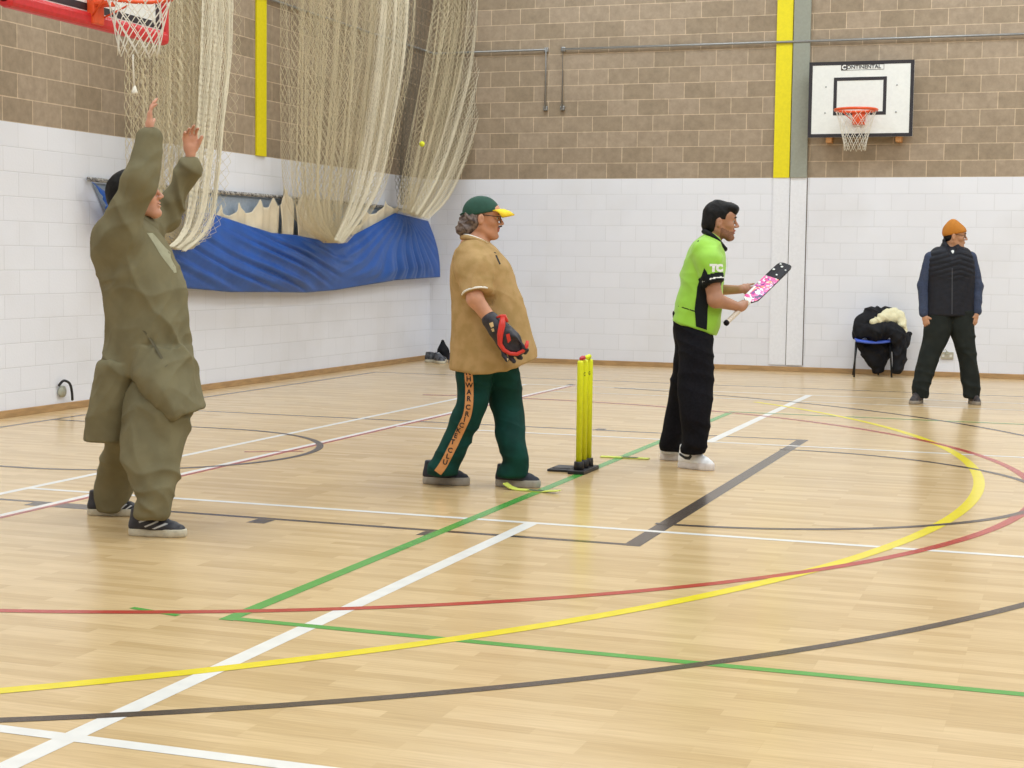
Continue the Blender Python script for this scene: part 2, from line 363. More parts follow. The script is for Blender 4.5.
for xx in (-3.85, -2.93, -5.0): strip([(xx-.05, 7.19), (xx+.05, 7.19)] if xx > -4.9 else [(xx-.25, 7.22), (xx+.2, 7.22)], .12, LK, 'black tick on the key edge')
for xx in (-3.55,): strip([(xx-.04, 12.3), (xx+.04, 12.3)], .09, LK, 'black tick on the far key edge')
strip([(-5.137, 7.786), (-5.137, 16.56)], .05, LW, 'white line edged in red'); strip([(-5.095, 2.2), (-5.095, 16.6)], .035, LR, 'red line along the white line')
strip([(-5.137, 2.2), (-5.137, 7.79)], .05, LW, 'white line edged in red')
strip([(-5.609, 3.7), (-5.609, 16.5)], .05, LW, 'thin white line left of the red one')
strip([(-2.576, 2.0), (-2.576, 7.68)], .07, LW, 'thick white line crossing the foreground'); strip([(-2.56, 11.75), (-2.56, 16.5)], .07, LW, 'white line behind the batter')
strip([(-9+3.4, 7.694), (12, 7.694)], .05, LW, 'white cross line in the middle'); strip([(-5.1, 11.785), (12, 11.785)], .05, LW, 'white cross line at far side')
strip([(-5.6, 3.71), (12, 3.71)], .06, LW, 'white cross line nearest the camera'); strip([(-5.6, 16.5), (12, 16.5)], .04, LW, 'far white line')
strip([(-5.1, 15.7), (12, 15.7)], .035, LW, 'far white line')
strip([(-2.902, 5.15), (-2.902, 14.31)], .06, LG, 'green side line'); strip([(-2.93, 5.182), (12, 5.182)], .05, LG, 'green near line'); strip([(-2.93, 14.29), (12, 14.29)], .05, LG, 'green far line')
strip([(-3.33, 5.20), (-3.1, 5.15)], .03, LG, 'small green mark')
arc((-8.348, 9.797), 7.825, -78, 46, .068, LY, 'yellow arc', 110)
arc((-5.204, 9.759), 5.006, -100, 100, .055, LR, 'red arc', 110)
arc((-6.287, 9.769), 6.905, -76, 76, .05, LK, 'black three point arc', 110)
arc((-1.93, 9.732), 1.80, -92, 92, .05, LK, 'black free throw semicircle')
arc((-6.21, 9.731), 1.297, -92, 92, .05, LK, 'small black semicircle under the hoop')
strip([(-7.8, 8.436), (-6.25, 8.436)], .05, LK, 'black side of the small semicircle'); strip([(-7.8, 11.03), (-6.25, 11.03)], .05, LK, 'black side of the small semicircle')
strip([(-5.35, 9.75), (-5.0, 9.95)], .03, LR, 'short red mark'); strip([(.3, 9.6), (1.2, 9.6)], .05, LY, 'short yellow mark at right')
strip([(-5.16, 16.55), (-5.16, 16.75)], .06, LK, 'black tick')
# ------------------------------------------------------------------ pipes on the walls
steel = mat('galvanised_steel', (150, 150, 150), .4, .6, var=.05)
def conduit(name, pts, ends, lab):
    root = empty(name, pts[0]); tag(root, lab, 'pipe'); O = Vector(pts[0])
    MB().tube([Vector(p)-O for p in pts], .014, 8).build('pipe_run', steel, root)
    for e in ends: b = MB(); b.box(Vector(e)-O, (.06, .045, .06), bev=.012); b.build('junction_box', steel, root)
a = on(563, 51, 1, WY-.04); c = on(563, 108, 1, WY-.04)
conduit('conduit', [(2.5, WY-.04, 4.06), (a.x, WY-.04, 4.06), (a.x, WY-.04, c.z)], [(a.x, WY-.025, 4.06), (a.x, WY-.025, c.z)], 'long grey steel conduit running right above the wall hoop')
a = on(546, 50, 1, WY-.04)
conduit('conduit', [(WX+.03, 8, 4.06), (WX+.03, WY-.04, 4.06), (a.x, WY-.04, 4.06), (a.x, WY-.04, c.z)], [(a.x, WY-.025, 4.06), (a.x, WY-.025, c.z)], 'short grey steel conduit coming out from behind the nets and bending down')

# ------------------------------------------------------------------ basketball hoops
white = mat('backboard_white', (232, 233, 230), .4, var=.02); blk = mat('backboard_black', (40, 36, 42), .45)
orange = mat('rim_orange', (226, 84, 34), .4); cord = mat('hoop_cord', (228, 222, 208), .8); red = mat('red_padding', (205, 40, 44), .45)
def textmesh(s, size, bold=0, sx=1):
    cu = bpy.data.curves.new('lettering', 'FONT'); cu.body = s; cu.size = size; cu.align_x = 'CENTER'; cu.align_y = 'CENTER'; cu.offset = bold; cu.resolution_u = 3
    o = bpy.data.objects.new('lettering', cu); COL.objects.link(o); bpy.context.view_layer.update()
    me = bpy.data.meshes.new_from_object(o.evaluated_get(bpy.context.evaluated_depsgraph_get())); bpy.data.objects.remove(o); bpy.data.curves.remove(cu)
    V = [(v.co.x*sx, v.co.y) for v in me.vertices]; F = [tuple(p.vertices) for p in me.polygons]; bpy.data.meshes.remove(me); return V, F
def hoop_net(c, r0, r1, h, parent, n=12, rows=6, th=.0035):
    b = MB()
    for i in range(n):
        for sg in (-1, 1):
            pts = []
            for j in range(rows+1):
                f = j/rows; r = r0+(r1-r0)*(f**.8)+(.012 if j == rows else 0); a = 2*PI*(i+.5*sg*(j % 2)+ (0 if j % 2 == 0 else 0))/n
                pts.append((c[0]+r*math.cos(a), c[1]+r*math.sin(a), c[2]-h*f))
            b.tube(pts, th, 4)
    return b.build('net', cord, parent)
# practice hoop on the back wall: board in the x-z plane, faces the camera
bx0 = (on(810, 62, 1, 19.93).x+on(807, 139, 1, 19.93).x)/2; bx1 = (on(915, 58, 1, 19.93).x+on(912, 136, 1, 19.93).x)/2
bz0 = on(860, 137, 1, 19.93).z; bz1 = on(860, 61, 1, 19.93).z; cx = (bx0+bx1)/2; W = bx1-bx0; H = bz1-bz0
root = empty('basketball_hoop', (cx, WY, bz0)); tag(root, 'white basketball board with black border fixed to the back wall', 'basketball hoop')
yb = 19.93-WY
b = MB(); b.box((0, yb+.012, H/2), (W, .024, H), 0, bev=.003); bd = b.build('backboard', white, root)
def frame(b, x0, x1, z0, z1, t, y):
    for q in (((x0+x1)/2, z0+t/2, x1-x0, t), ((x0+x1)/2, z1-t/2, x1-x0, t), (x0+t/2, (z0+z1)/2, t, z1-z0-2*t), (x1-t/2, (z0+z1)/2, t, z1-z0-2*t)):
        b.box((q[0], y, q[1]), (q[2], .003, q[3]))
b = MB(); frame(b, -W/2, W/2, 0, H, .042, yb-.001); b.build('border_line', blk, bd)
fx0 = on(834, 77, 1, 19.93).x-cx; fx1 = on(887, 77, 1, 19.93).x-cx; fz0 = on(861, 115, 1, 19.93).z-bz0; fz1 = on(861, 77, 1, 19.93).z-bz0
b = MB(); frame(b, fx0, fx1, fz0, fz1, .04, yb-.001); b.build('target_square', blk, bd)
tx = on(863, 67, 1, 19.93); V, F = textmesh('ONTINENTAL', .062, .001, 1.05); b = MB(); b.add([(v[0]+tx.x-cx+.01, yb-.004, v[1]+tx.z-bz0) for v in V], [f[::-1] for f in F]); b.build('lettering', blk, bd)
b = MB(); b.box((tx.x-cx-.225, yb-.002, tx.z-bz0-.002), (.07, .003, .065)); V, F = textmesh('C', .07, .004); b.add([(v[0]+tx.x-cx-.225, yb-.005, v[1]+tx.z-bz0) for v in V], [f[::-1] for f in F], 1)
frame(b, tx.x-cx-.19, tx.x-cx+.25, tx.z-bz0-.035, tx.z-bz0+.031, .004, yb-.001); b.build('logo_square', [blk, white], bd)
for px, py in ((826, 87), (897, 85), (825, 113), (896, 112)):
    b = MB(); q = on(px, py, 1, 19.93); b.tube([(q.x-cx, yb-.004, q.z-bz0), (q.x-cx, yb+.002, q.z-bz0)], .009, 10)
    b.build('bolt', steel, bd)
wb = mat('bracket_wood', (196, 140, 84), .6)
for px in (829.5, 899): q = on(px, 141, 1, 20.03); b = MB(); b.box((q.x-cx, (yb+.024)/2, .11), (.07, -yb-.026, .34), bev=.004); b.build('wall_batten', wb, root)
rc = on(856, 110, 1, 19.62); rr = .245; rl = Vector((rc.x-cx, 19.62-WY, rc.z-bz0))
rg = MB().tube([(rl.x+rr*math.cos(2*PI*i/36), rl.y+rr*math.sin(2*PI*i/36), rl.z) for i in range(36)], .017, 8, closed=True).build('rim', orange, root)
b = MB(); b.box((rl.x, yb-.035, rl.z-.07), (.15, .07, .16), bev=.006); b.tube([(rl.x-.05, yb-.05, rl.z-.12), (rl.x-.17, rl.y-.05, rl.z-.01)], .006, 6); b.tube([(rl.x+.05, yb-.05, rl.z-.12), (rl.x+.17, rl.y-.05, rl.z-.01)], .006, 6)
b.build('rim_bracket', orange, root)
hoop_net(rl, rr, .115, .48, root)
# match hoop over the left end of the court: board faces +x
hx, hy, hz = -6.54, 9.75, 2.965
root = empty('basketball_hoop', (hx, hy, hz)); tag(root, 'large basketball board with red padded lower edge at the top left', 'basketball hoop')
b = MB(); b.box((-.015, 0, .5), (.03, 1.8, 1.0), bev=.004); bd = b.build('backboard', white, root)
b = MB()
for (y0, y1, z0, z1) in ((-.9, .9, .05, .1), (-.87, -.82, .1, 1), (.82, .87, .1, 1), (-.3, .3, .18, .23), (-.3, .3, .6, .65), (-.3, -.25, .23, .6), (.25, .3, .23, .6)): b.box((.001, (y0+y1)/2, (z0+z1)/2), (.003, y1-y0, z1-z0))
b.build('border_line', blk, bd)
b = MB(); b.box((-.01, 0, -.01), (.1, 1.92, .1), bev=.03); b.box((-.01, .93, .15), (.1, .06, .4), bev=.025); b.box((-.01, -.93, .15), (.1, .06, .4), bev=.025); b.build('edge_padding', red, root)
rl = Vector((.375, 0, .135))
b = MB().tube([(rl.x+.225*math.cos(2*PI*i/48), .225*math.sin(2*PI*i/48), rl.z) for i in range(48)], .014, 8, closed=True); b.build('rim', orange, root)
b = MB(); b.box((.03, 0, .06), (.06, .13, .2), bev=.01); b.box((.09, 0, .1), (.14, .12, .03), bev=.008); b.tube([(.03, .05, .0), (.2, .15, .11)], .007, 6); b.tube([(.03, -.05, .0), (.2, -.15, .11)], .007, 6); b.build('rim_bracket', orange, root)
hoop_net(rl, .222, .13, .4, root, th=.0045)
b = MB(); b.box((-.55, 0, .75), (1.0, .08, .08), 0); b.box((-.55, 0, .25), (1.0, .06, .06), 0); b.box((-1.1, 0, 2.3), (.12, .12, 3.5)); b.build('support_arm', gry, root)
b = MB(); q = on(133, 62, 0, hx+.375)-Vector((hx, hy, hz)); e = on(134.5, 92, 0, hx+.375)-Vector((hx, hy, hz))
b.tube([q+Vector((0, 0, .05)), q, e], .006, 6); b.tube([e+Vector((0, 0, .045)), e, e-Vector((0, 0, .012))], [.006, .022, .02], 10)
o = b.build('hanging_cord', cord, root)

# ------------------------------------------------------------------ canvas screen bags along the left wall
def path(pts, xp): return [on(px, py, 0, xp) for px, py in pts]
def along(pts, n, key=lambda p: p.y):
    k = [key(p) for p in pts]; t = np.linspace(k[0], k[-1], n); return [Vector((pts[0].x, a, float(np.interp(a, k, [p.z for p in pts])))) for a in t]
def sheet(name, top, bot, xp, ny, nz, disp, m, th=.006):
    T = along(path(top, xp), ny); B = along(path(bot, xp), ny); V = []; F = []
    for i in range(ny):
        for j in range(nz):
            f = j/(nz-1); p = T[i].lerp(B[i], f); p.x += disp(i/(ny-1), f); V.append(p)
    for i in range(ny-1):
        for j in range(nz-1): F.append((i*nz+j, i*nz+j+1, (i+1)*nz+j+1, (i+1)*nz+j))
    O = V[0].copy(); O.x = xp
    b = MB(); b.add([p-O for p in V], F, 0, True); o = b.build(name, m); o.location = O
    s = o.modifiers.new('thickness', 'SOLIDIFY'); s.thickness = th; s.offset = 0; return o
blue = mat('blue_pvc', (28, 84, 168), .42, var=.1, vscale=4); gb = mat('grey_blue_cloth', (158, 170, 186), .7); cream = mat('cream_canvas', (222, 208, 182), .85, var=.05, vscale=8)
def bd_(u, f):
    x = 90+345*u; y = 215+70*f; n = float(vnoise(np.array([[x/60, y/40, 0]]), 3)[0])-.5
    pa = (y-.52*(x-200)+16*n)/15; pb = math.atan2(y-208, x-402)*5.2+n*1.5; w_ = min(1, max(0, (x-285)/40))
    r = lambda p: abs(math.sin(PI*p))
    h = (1-w_)*(r(pa)+.5*r(pa*1.7+.3)) + w_*(r(pb)+.4*r(pb*2.1)+.2)
    return .055*h*min(1, f*3+.15)*min(1, (1-f)*4+.3)*min(1, (1-u)*9)*(.6+n*1.3) + .05*math.sin(PI*f)
o = sheet('blue_canvas', [(92, 182), (110, 196), (140, 205), (180, 206), (213, 214), (252, 227), (271, 233), (294, 235), (328, 242), (355, 234), (394.5, 213), (428, 221)],
          [(104, 222), (125, 262), (150, 283), (183, 288), (230, 292), (277, 292), (305, 292.5), (336, 290), (394.5, 280), (440, 277)], -8.075, 300, 40, bd_, blue)
tag(o, 'long sagging blue canvas screen hung along the left wall', 'canvas screen')
o = sheet('back_cloth', [(92, 183), (193, 192), (280, 199), (371, 207), (395, 211)], [(110, 225), (193, 232), (280, 246), (371, 236), (395, 226)], -8.213, 60, 8, lambda u, f: .004*math.sin(60*u)*f, gb)
tag(o, 'pale grey blue cloth hanging behind the blue canvas', 'cloth')
rl_ = path([(88, 179), (193, 190), (280, 197), (371, 205.5), (395, 209), (425, 213)], -8.185)
b = MB(); O = rl_[0].copy(); b.tube([p-O for p in crom(rl_, 6)], .018, 6, flat=1.2); web = mat('webbing', (60, 56, 60), .8, rgb2=(190, 186, 180), vscale=40); rt = b.build('webbing_rail', web); rt.location = O
tag(rt, 'dark speckled webbing rope along the top of the blue canvas', 'rope')
def cream_sheet(peaks, sag, nf, amp, lab):
    top = []
    for (xa_, ya), (xb_, yb_) in zip(peaks[:-1], peaks[1:]):
        for k in range(9): t = k/9; top.append((xa_+(xb_-xa_)*t, ya+(yb_-ya)*t+sag*min(1, (xb_-xa_)/18)*math.sin(PI*t)**.55))
    top.append(peaks[-1])
    lowy = lambda x: np.interp(x, [205, 252, 294, 328, 355, 400], [224, 240, 249, 256, 249, 226])
    o = sheet('cream_canvas', top, [(x, lowy(x)) for x in np.linspace(peaks[0][0], peaks[-1][0], 6)], -8.125, 90, 16, lambda u, f: .6*amp*math.sin(2*PI*nf*u+2*f)*(.35+.65*f)+.01*math.sin(9*u+3*f)+.01*math.sin(2*PI*nf*2.7*u+1), cream)
    tag(o, lab, 'canvas', 'cream canvas hung from the rail')
cream_sheet([(210, 216), (219, 204), (239.7, 201.5), (259, 198.5), (273, 196.5), (279, 205)], 13, 3.2, .035, 'widest cream canvas with four pointed tops, left of the tall narrow one')
cream_sheet([(279.5, 205), (284.8, 186), (288, 190), (293.5, 206)], 5, 1.4, .04, 'tall narrow cream canvas just left of the middle net')
cream_sheet([(295, 206), (301.4, 188), (312.7, 190), (326, 196), (335, 222)], 11, 2.6, .045, 'crumpled cream canvas seen through the middle net')
cream_sheet([(350, 226), (366, 211), (386, 201), (397, 206)], 7, 2.2, .03, 'cream canvas between the middle net and the right hand net')

# ------------------------------------------------------------------ practice nets: knotted cords, gathered
netm = mat('net_cord', (206, 192, 160), .85, var=.08, vscale=3); netd = mat('net_cord_light', (222, 212, 188), .85, var=.06, vscale=3); nete = mat('net_cord_dark', (120, 112, 98), .9, var=.08)
def resample(pts, n):
    P = np.array([tuple(p) for p in pts]); d = np.r_[0, np.cumsum(np.linalg.norm(np.diff(P, axis=0), axis=1))]; t = np.linspace(0, d[-1], n)
    return np.stack([np.interp(t, d, P[:, i]) for i in range(3)], 1)
def net_layer(left, right, xp, ncol, amp=.12, nf=6, seed=1, rad=.0016, dens=.35, dx=0):
    xp += dx; dx = 0; Lp = path(left, xp); Rp = path(right, xp)
    Lp = [Vector((xp, Lp[0].y, 6.95))]+crom(Lp, 5); Rp = [Vector((xp, Rp[0].y, 6.95))]+crom(Rp, 5)
    rows = 112; A = resample(Lp, rows); B_ = resample(Rp, rows); rs = np.random.RandomState(seed); ph = rs.rand(8)*6.28
    i, j = np.meshgrid(np.arange(ncol), np.arange(rows), indexing='ij'); t = (i+.5*(j % 2))/ncol; s = j/rows
    lat = t+dens/(2*PI*nf)*(np.sin(2*PI*nf*t+ph[0])+.8*np.sin(2*PI*nf*2.3*t+ph[1]+.6*np.sin(3*s)))*1.0; lat = np.clip(lat, 0, 1)
    P = A[j]*(1-lat[..., None])+B_[j]*lat[..., None]
    P[..., 0] += dx+amp*(np.sin(2*PI*nf*t+ph[2]+.8*np.sin(4*s+ph[3]))+.4*np.sin(2*PI*nf*2.7*t+ph[4]))*(1-.5*s)
    P[..., 1] += .003*(np.sin(t*731+j*.7)+np.sin(t*317+j*1.3))
    e = []
    for jj in range(rows-1):
        a = np.arange(ncol)
        if jj % 2 == 0: e += [(a*rows+jj, a*rows+jj+1), (a[1:]*rows+jj, a[:-1]*rows+jj+1)]
        else: e += [(a*rows+jj, a*rows+jj+1), (a[:-1]*rows+jj, a[1:]*rows+jj+1)]
    e0 = np.concatenate([q[0] for q in e]); e1 = np.concatenate([q[1] for q in e]); P = P.reshape(-1, 3)
    a, b = P[e0], P[e1]; d = b-a; d /= np.linalg.norm(d, axis=1)[:, None]+1e-9; u = np.cross(d, [1.0, .13, .05]); u /= np.linalg.norm(u, axis=1)[:, None]+1e-9; v = np.cross(d, u)
    V = []
    for base in (a, b):
        for k in range(3): V.append(base+rad*(math.cos(2.094*k)*u+math.sin(2.094*k)*v))
    n = len(a); V = np.stack(V, 1).reshape(-1, 3); o = np.arange(n)[:, None]*6
    Q = np.concatenate([o+np.array([[k, (k+1) % 3, 3+(k+1) % 3, 3+k]]) for k in range(3)]); return V, Q
def net_object(label, layers, edge=None):
    V = []; Q = []; mi = []; b = 0
    for lay in layers:
        m = lay.pop('m', 0); v, q = net_layer(**lay); V.append(v); Q.append(q+b); mi.append(np.full(len(q), m)); b += len(v)
    V = np.concatenate(V); O = np.array([V[:, 0].mean(), V[:, 1].mean(), V[:, 2].min()]); o = link('practice_net', npmesh('practice_net', V-O, np.concatenate(Q), False, np.concatenate(mi)), [netm, netd, nete]); o.location = O
    return tag(o, label, 'sports net', 'beige practice nets')
XN = -7.72
net_object('leftmost beige practice net, hanging behind the man with raised arms', [
    dict(left=[(128, 0), (130, 110), (134, 180), (150, 225), (178, 250)], right=[(205, 0), (204, 90), (202, 160), (200, 220), (186, 249)], xp=XN, ncol=87, nf=9, seed=3, rad=.0018, dens=.5),
    dict(left=[(160, 0), (158, 110), (150, 190), (160, 232), (180, 250)], right=[(230, 0), (230, 80), (222, 160), (214, 224), (188, 248)], xp=XN, ncol=63, nf=7, seed=5, rad=.0018, dx=-.15, dens=.5),
    dict(left=[(204, 0), (201, 70), (196, 140), (186, 215), (178, 236), (168, 246)], right=[(233, 0), (232, 60), (226, 120), (220, 190), (212, 228), (186, 252)], xp=XN, ncol=66, nf=3, seed=8, rad=.0022, dx=.14, amp=.05, m=1)])
net_object('middle beige practice net, widest of the three and sagging over the blue canvas', [
    dict(left=[(286, 0), (287, 120), (290, 190), (303, 222), (330, 243)], right=[(411, 0), (407, 60), (394, 130), (383, 180), (366, 213), (340, 243)], xp=XN, ncol=145, nf=11, seed=11, dens=.55),
    dict(left=[(300, 0), (302, 120), (305, 190), (315, 222), (332, 241)], right=[(405, 0), (398, 70), (388, 130), (376, 180), (358, 215), (338, 241)], xp=XN, ncol=116, nf=8, seed=12, dx=-.16, dens=.5),
    dict(left=[(378, 0), (372, 80), (362, 150), (352, 200), (336, 240)], right=[(412, 0), (408, 60), (395, 130), (384, 180), (367, 213), (341, 244)], xp=XN, ncol=49, nf=3, seed=13, dx=.14, amp=.05, m=1)])
net_object('rightmost beige practice net, gathered against the corner of the hall', [
    dict(left=[(436, 0), (424, 80), (412, 150), (404, 195), (404, 212)], right=[(495, 0), (490, 60), (478, 115), (463, 165), (446, 200), (424, 219)], xp=XN, ncol=101, nf=8, seed=21, dens=.55),
    dict(left=[(450, 0), (440, 80), (424, 150), (410, 200), (406, 212)], right=[(492, 0), (486, 60), (474, 115), (458, 165), (440, 200), (420, 217)], xp=XN, ncol=81, nf=5, seed=22, dx=-.14, dens=.5),
    dict(left=[(470, 0), (464, 60), (450, 115), (432, 170), (412, 212)], right=[(496, 0), (491, 60), (479, 115), (464, 165), (447, 200), (428, 220)], xp=XN, ncol=37, nf=3, seed=23, dx=.12, amp=.05, m=1),
    dict(left=[(398, 0), (402, 100), (399, 160), (402, 205)], right=[(434, 0), (424, 60), (410, 140), (408, 205)], xp=-8.0, ncol=37, nf=4, seed=24, m=2, rad=.0015)])
tb = on(422, 144, 0, XN+.2); S = MB()
import bmesh
def sphere(name, c, r, m, parent=None, seg=20, scale=(1, 1, 1)):
    bm = bmesh.new(); bmesh.ops.create_uvsphere(bm, u_segments=seg, v_segments=seg//2, radius=r); me = bpy.data.meshes.new(name); bm.to_mesh(me); bm.free()
    me.polygons.foreach_set('use_smooth', [True]*len(me.polygons)); o = link(name, me, m, parent); o.location = c; o.scale = scale; return o
o = sphere('tennis_ball', tb, .034, mat('tennis_yellow', (222, 224, 60), .9, bump=.4)); tag(o, 'small yellow tennis ball caught in the rightmost net', 'ball')

# ------------------------------------------------------------------ small things on walls and floor
dk = mat('black_rubber', (34, 33, 36), .6); gp = mat('grey_plastic', (176, 176, 160), .5)
q = on(62, 388, 0, WX+.02); root = empty('wall_hook', q); tag(root, 'small grey and black hook fixture low on the left wall', 'wall fixture')
b = MB(); b.tube([(-.01, 0, -.03), (.012, 0, -.03)], .05, 16); b.build('back_plate', gp, root)
b = MB(); b.tube(crom([(0, -.05, .02), (.03, -.02, .065), (.055, .03, .04), (.05, .07, -.03), (.035, .1, -.11)], 5), .011, 8); b.build('hook', dk, root)
sk = mat('socket_steel', (190, 186, 172), .35, .5); q = on(947, 355.5, 1, WY-.01)
root = empty('wall_socket', q); tag(root, 'double wall socket low on the back wall behind the orange beanie man', 'socket')
b = MB(); b.box((0, 0, 0), (.15, .016, .088), bev=.004); b.build('face_plate', sk, root)
b = MB(); b.box((.0, -.012, .03), (.035, .012, .04), bev=.004); b.tube([(0, -.018, .05), (-.02, -.03, .075), (-.04, -.014, .06)], .004, 6); b.build('plug', gp, root)
for dx in (-.045, .045): b = MB(); b.box((dx, -.009, -.005), (.03, .004, .03), bev=.001); b.build('outlet', mat('outlet_white', (215, 214, 208), .4), root)

# throw-down strips
lime = mat('lime_rubber', (206, 216, 96), .6); 
def throw(p0, p1, lift, lab):
    a, c = ground(*p0), ground(*p1); root = empty('rubber_strip', a.lerp(c, .5)); tag(root, lab, 'floor strip', 'lime rubber strips on the green line')
    d = (c-a).normalized(); n = Vector((-d.y, d.x, 0))*.03; m = a.lerp(c, .5); b = MB(); V = []; k = 20
    for i in range(k+1):
        p = a.lerp(c, i/k)-m; z = .007+lift*max(0, 1-i/5)**2*.03+lift*.012*max(0, (i-14)/6)
        V += [p-n+Vector((0, 0, z)), p+n+Vector((0, 0, z)), p+n+Vector((0, 0, z-.005)), p-n+Vector((0, 0, z-.005))]
    F = []
    for i in range(k):
        for e in range(4): F.append((i*4+e, i*4+(e+1) % 4, i*4+4+(e+1) % 4, i*4+4+e))
    F += [(0, 3, 2, 1), (k*4, k*4+1, k*4+2, k*4+3)]
    b.add(V, F); b.build('strip_body', lime, root)
    b = MB(); p = d*.03; b.add([p-d*.05-n+Vector((0, 0, .0078)), p+d*.06-n+Vector((0, 0, .0078)), p+d*.06+n+Vector((0, 0, .0078)), p-d*.05+n+Vector((0, 0, .0078))], [(0, 1, 2, 3)]); b.build('dark_band', mat('dark_green_rubber', (62, 78, 48), .6), root)
throw((505, 489), (559, 493.5), 1, 'lime rubber strip on the green line beside the navy front shoe')
throw((601, 457), (649, 459.3), 0, 'lime rubber strip on the green line between the stumps and the batter')

# ------------------------------------------------------------------ stumps
st = ground(583.5, 471.5); root = empty('cricket_stumps', st); tag(root, 'set of three fluorescent yellow cricket stumps in a black rubber base', 'cricket stumps')
base = mat('base_rubber', (36, 34, 38), .5); fluo = mat('fluorescent_yellow', (226, 232, 28), .45, var=.03)
b = MB(); b.box((0, 0, .0125), (.11, .34, .024), bev=.006)
b.box((-.13, .03, .008), (.17, .24, .016), bev=.005); b.box((-.135, .03, .018), (.12, .14, .004), 1); bs = b.build('base', [base, mat('base_worn', (92, 88, 88), .6, rgb2=(60, 58, 60), vscale=20)], root)
tops = []
for k, yy in enumerate((-.105, 0, .105)):
    b = MB(); b.tube([(0, yy, .02), (0, yy, .074), (0, yy, .076)], [.033, .03, .028], 18); b.build('socket', base, bs)
    b = MB(); b.tube([(0, yy, .06), (0, yy, .695), (0, yy, .707), (0, yy, .71)], [.0195, .0195, .017, .01], 18); s_ = b.build('stump', fluo, root)
    if k: 
        V, F = textmesh('C' if k == 1 else 'G', .03, .0005); b = MB(); b.add([(.003+.6*v[0], yy-.0208+abs(v[0])*.1, .62+v[1]) for v in V], [f[::-1] for f in F]); b.build('lettering', dk, s_)
b = MB(); b.tube([(0, -.105, .722), (0, -.085, .722), (0, -.06, .724), (0, -.03, .724), (0, -.008, .72)], [.008, .013, .015, .013, .007], 12); o = b.build('bail', mat('bail_red', (190, 44, 60), .4), None); o.location = st
tag(o, 'red bail resting on the nearest two stumps', 'bail')
b = MB(); b.tube([(0, .008, .722), (0, .035, .724), (0, .06, .722), (0, .085, .726), (0, .112, .722)], [.008, .015, .01, .016, .008], 12); o = b.build('bail', fluo, None); o.location = st
tag(o, 'yellow bail resting on the farthest two stumps', 'bail')
#--PART3--
# ------------------------------------------------------------------ figures: local frame = camera-right, away, up at the feet
class Place:
    def __init__(s, px, py): s.W = ground(px, py); s.C = Vector((0, 0, CH))
    def L(s, px, py, dy=0.0):
        d = ray(px, py); t = ((s.W-s.C).dot(FH)+dy)/d.dot(FH); p = s.C+d*t-s.W; return np.array((p.dot(RH), dy, p.z))
    def G(s, px, py): p = ground(px, py)-s.W; return np.array((p.dot(RH), p.dot(FH), 0.0))
    def put(s, o): o.location = s.W; o.rotation_euler = (0, 0, ROTZ); return o
    def st(s, rows):
        out = []
        for r in rows:
            y, a, b, ry = r[:4]; yc = r[4] if len(r) > 4 else 0.0; A = s.L(a, y, yc); B = s.L(b, y, yc); out.append(((A[2]+B[2])/2, A[0], B[0], yc, ry))
        return out
def nrm(v): v = np.array(v, float); return v/np.linalg.norm(v)
def headR(yaw, pitch=0, roll=0):
    return np.array(Matrix.Rotation(yaw, 3, 'Z') @ Matrix.Rotation(-pitch, 3, 'Y') @ Matrix.Rotation(roll, 3, 'X'))
def head(S, c, R, k=1.0, neck=None, nr=.058):
    c = np.array(c); f = lambda x, y, z: c+R@(np.array((x, y, z))*k); A = [R[:, i] for i in range(3)]; RR = [[R[j][i] for i in range(3)] for j in range(3)]
    S.ell(f(-.014, 0, .032), (.097*k, .076*k, .086*k), R, k=.01)
    S.ell(f(.048, 0, .048), (.047*k, .058*k, .04*k), R, k=.02)
    S.seg(f(.035, 0, .045), f(.045, 0, -.06), .05*k, .036*k, .03, A[1], 1.25, 1.15)
    for q in (-1, 1):
        S.seg(f(-.012, q*.052, -.045), f(.062, q*.014, -.096), .02*k, .017*k, .022)
        S.seg(f(-.02, q*.05, .0), f(-.012, q*.052, -.045), .022*k, .02*k, .02)
        S.ell(f(.058, q*.042, -.016), (.026*k, .02*k, .022*k), R, k=.015)
        S.seg(f(.083, q*.04, .026), f(.09, q*.008, .026), .009*k, .009*k, .012)
        S.ell(f(.099, q*.033, .008), (.013*k, .017*k, .011*k), R, k=.008, op='sub')
    S.seg(f(.05, 0, -.04), f(.062, 0, -.092), .04*k, .02*k, .02, A[1], 1, 1.1)
    S.seg(f(.09, 0, .018), f(.112, 0, -.02), .0075*k, .0105*k, .008)
    for q in (-1, 1): S.ell(f(.1, q*.012, -.025), (.012*k, .008*k, .008*k), R, k=.005)
    S.ell(f(.09, 0, -.049), (.012*k, .022*k, .0065*k), R, k=.005); S.ell(f(.088, 0, -.063), (.012*k, .02*k, .007*k), R, k=.005)
    S.ell(f(.092, 0, -.056), (.012*k, .019*k, .0022*k), R, k=.002, op='sub')
    S.ell(f(.078, 0, -.094), (.018*k, .019*k, .017*k), R, k=.012)
    for q in (-1, 1):
        S.ell(f(-.01, q*.085, -.004), (.019*k, .0125*k, .033*k), R, k=.006); S.ell(f(-.004, q*.099, -.002), (.009*k, .009*k, .017*k), R, k=.003, op='sub')
    if neck is not None: S.seg(f(-.022, 0, -.05), neck, .056*k, nr, .025)
    return f
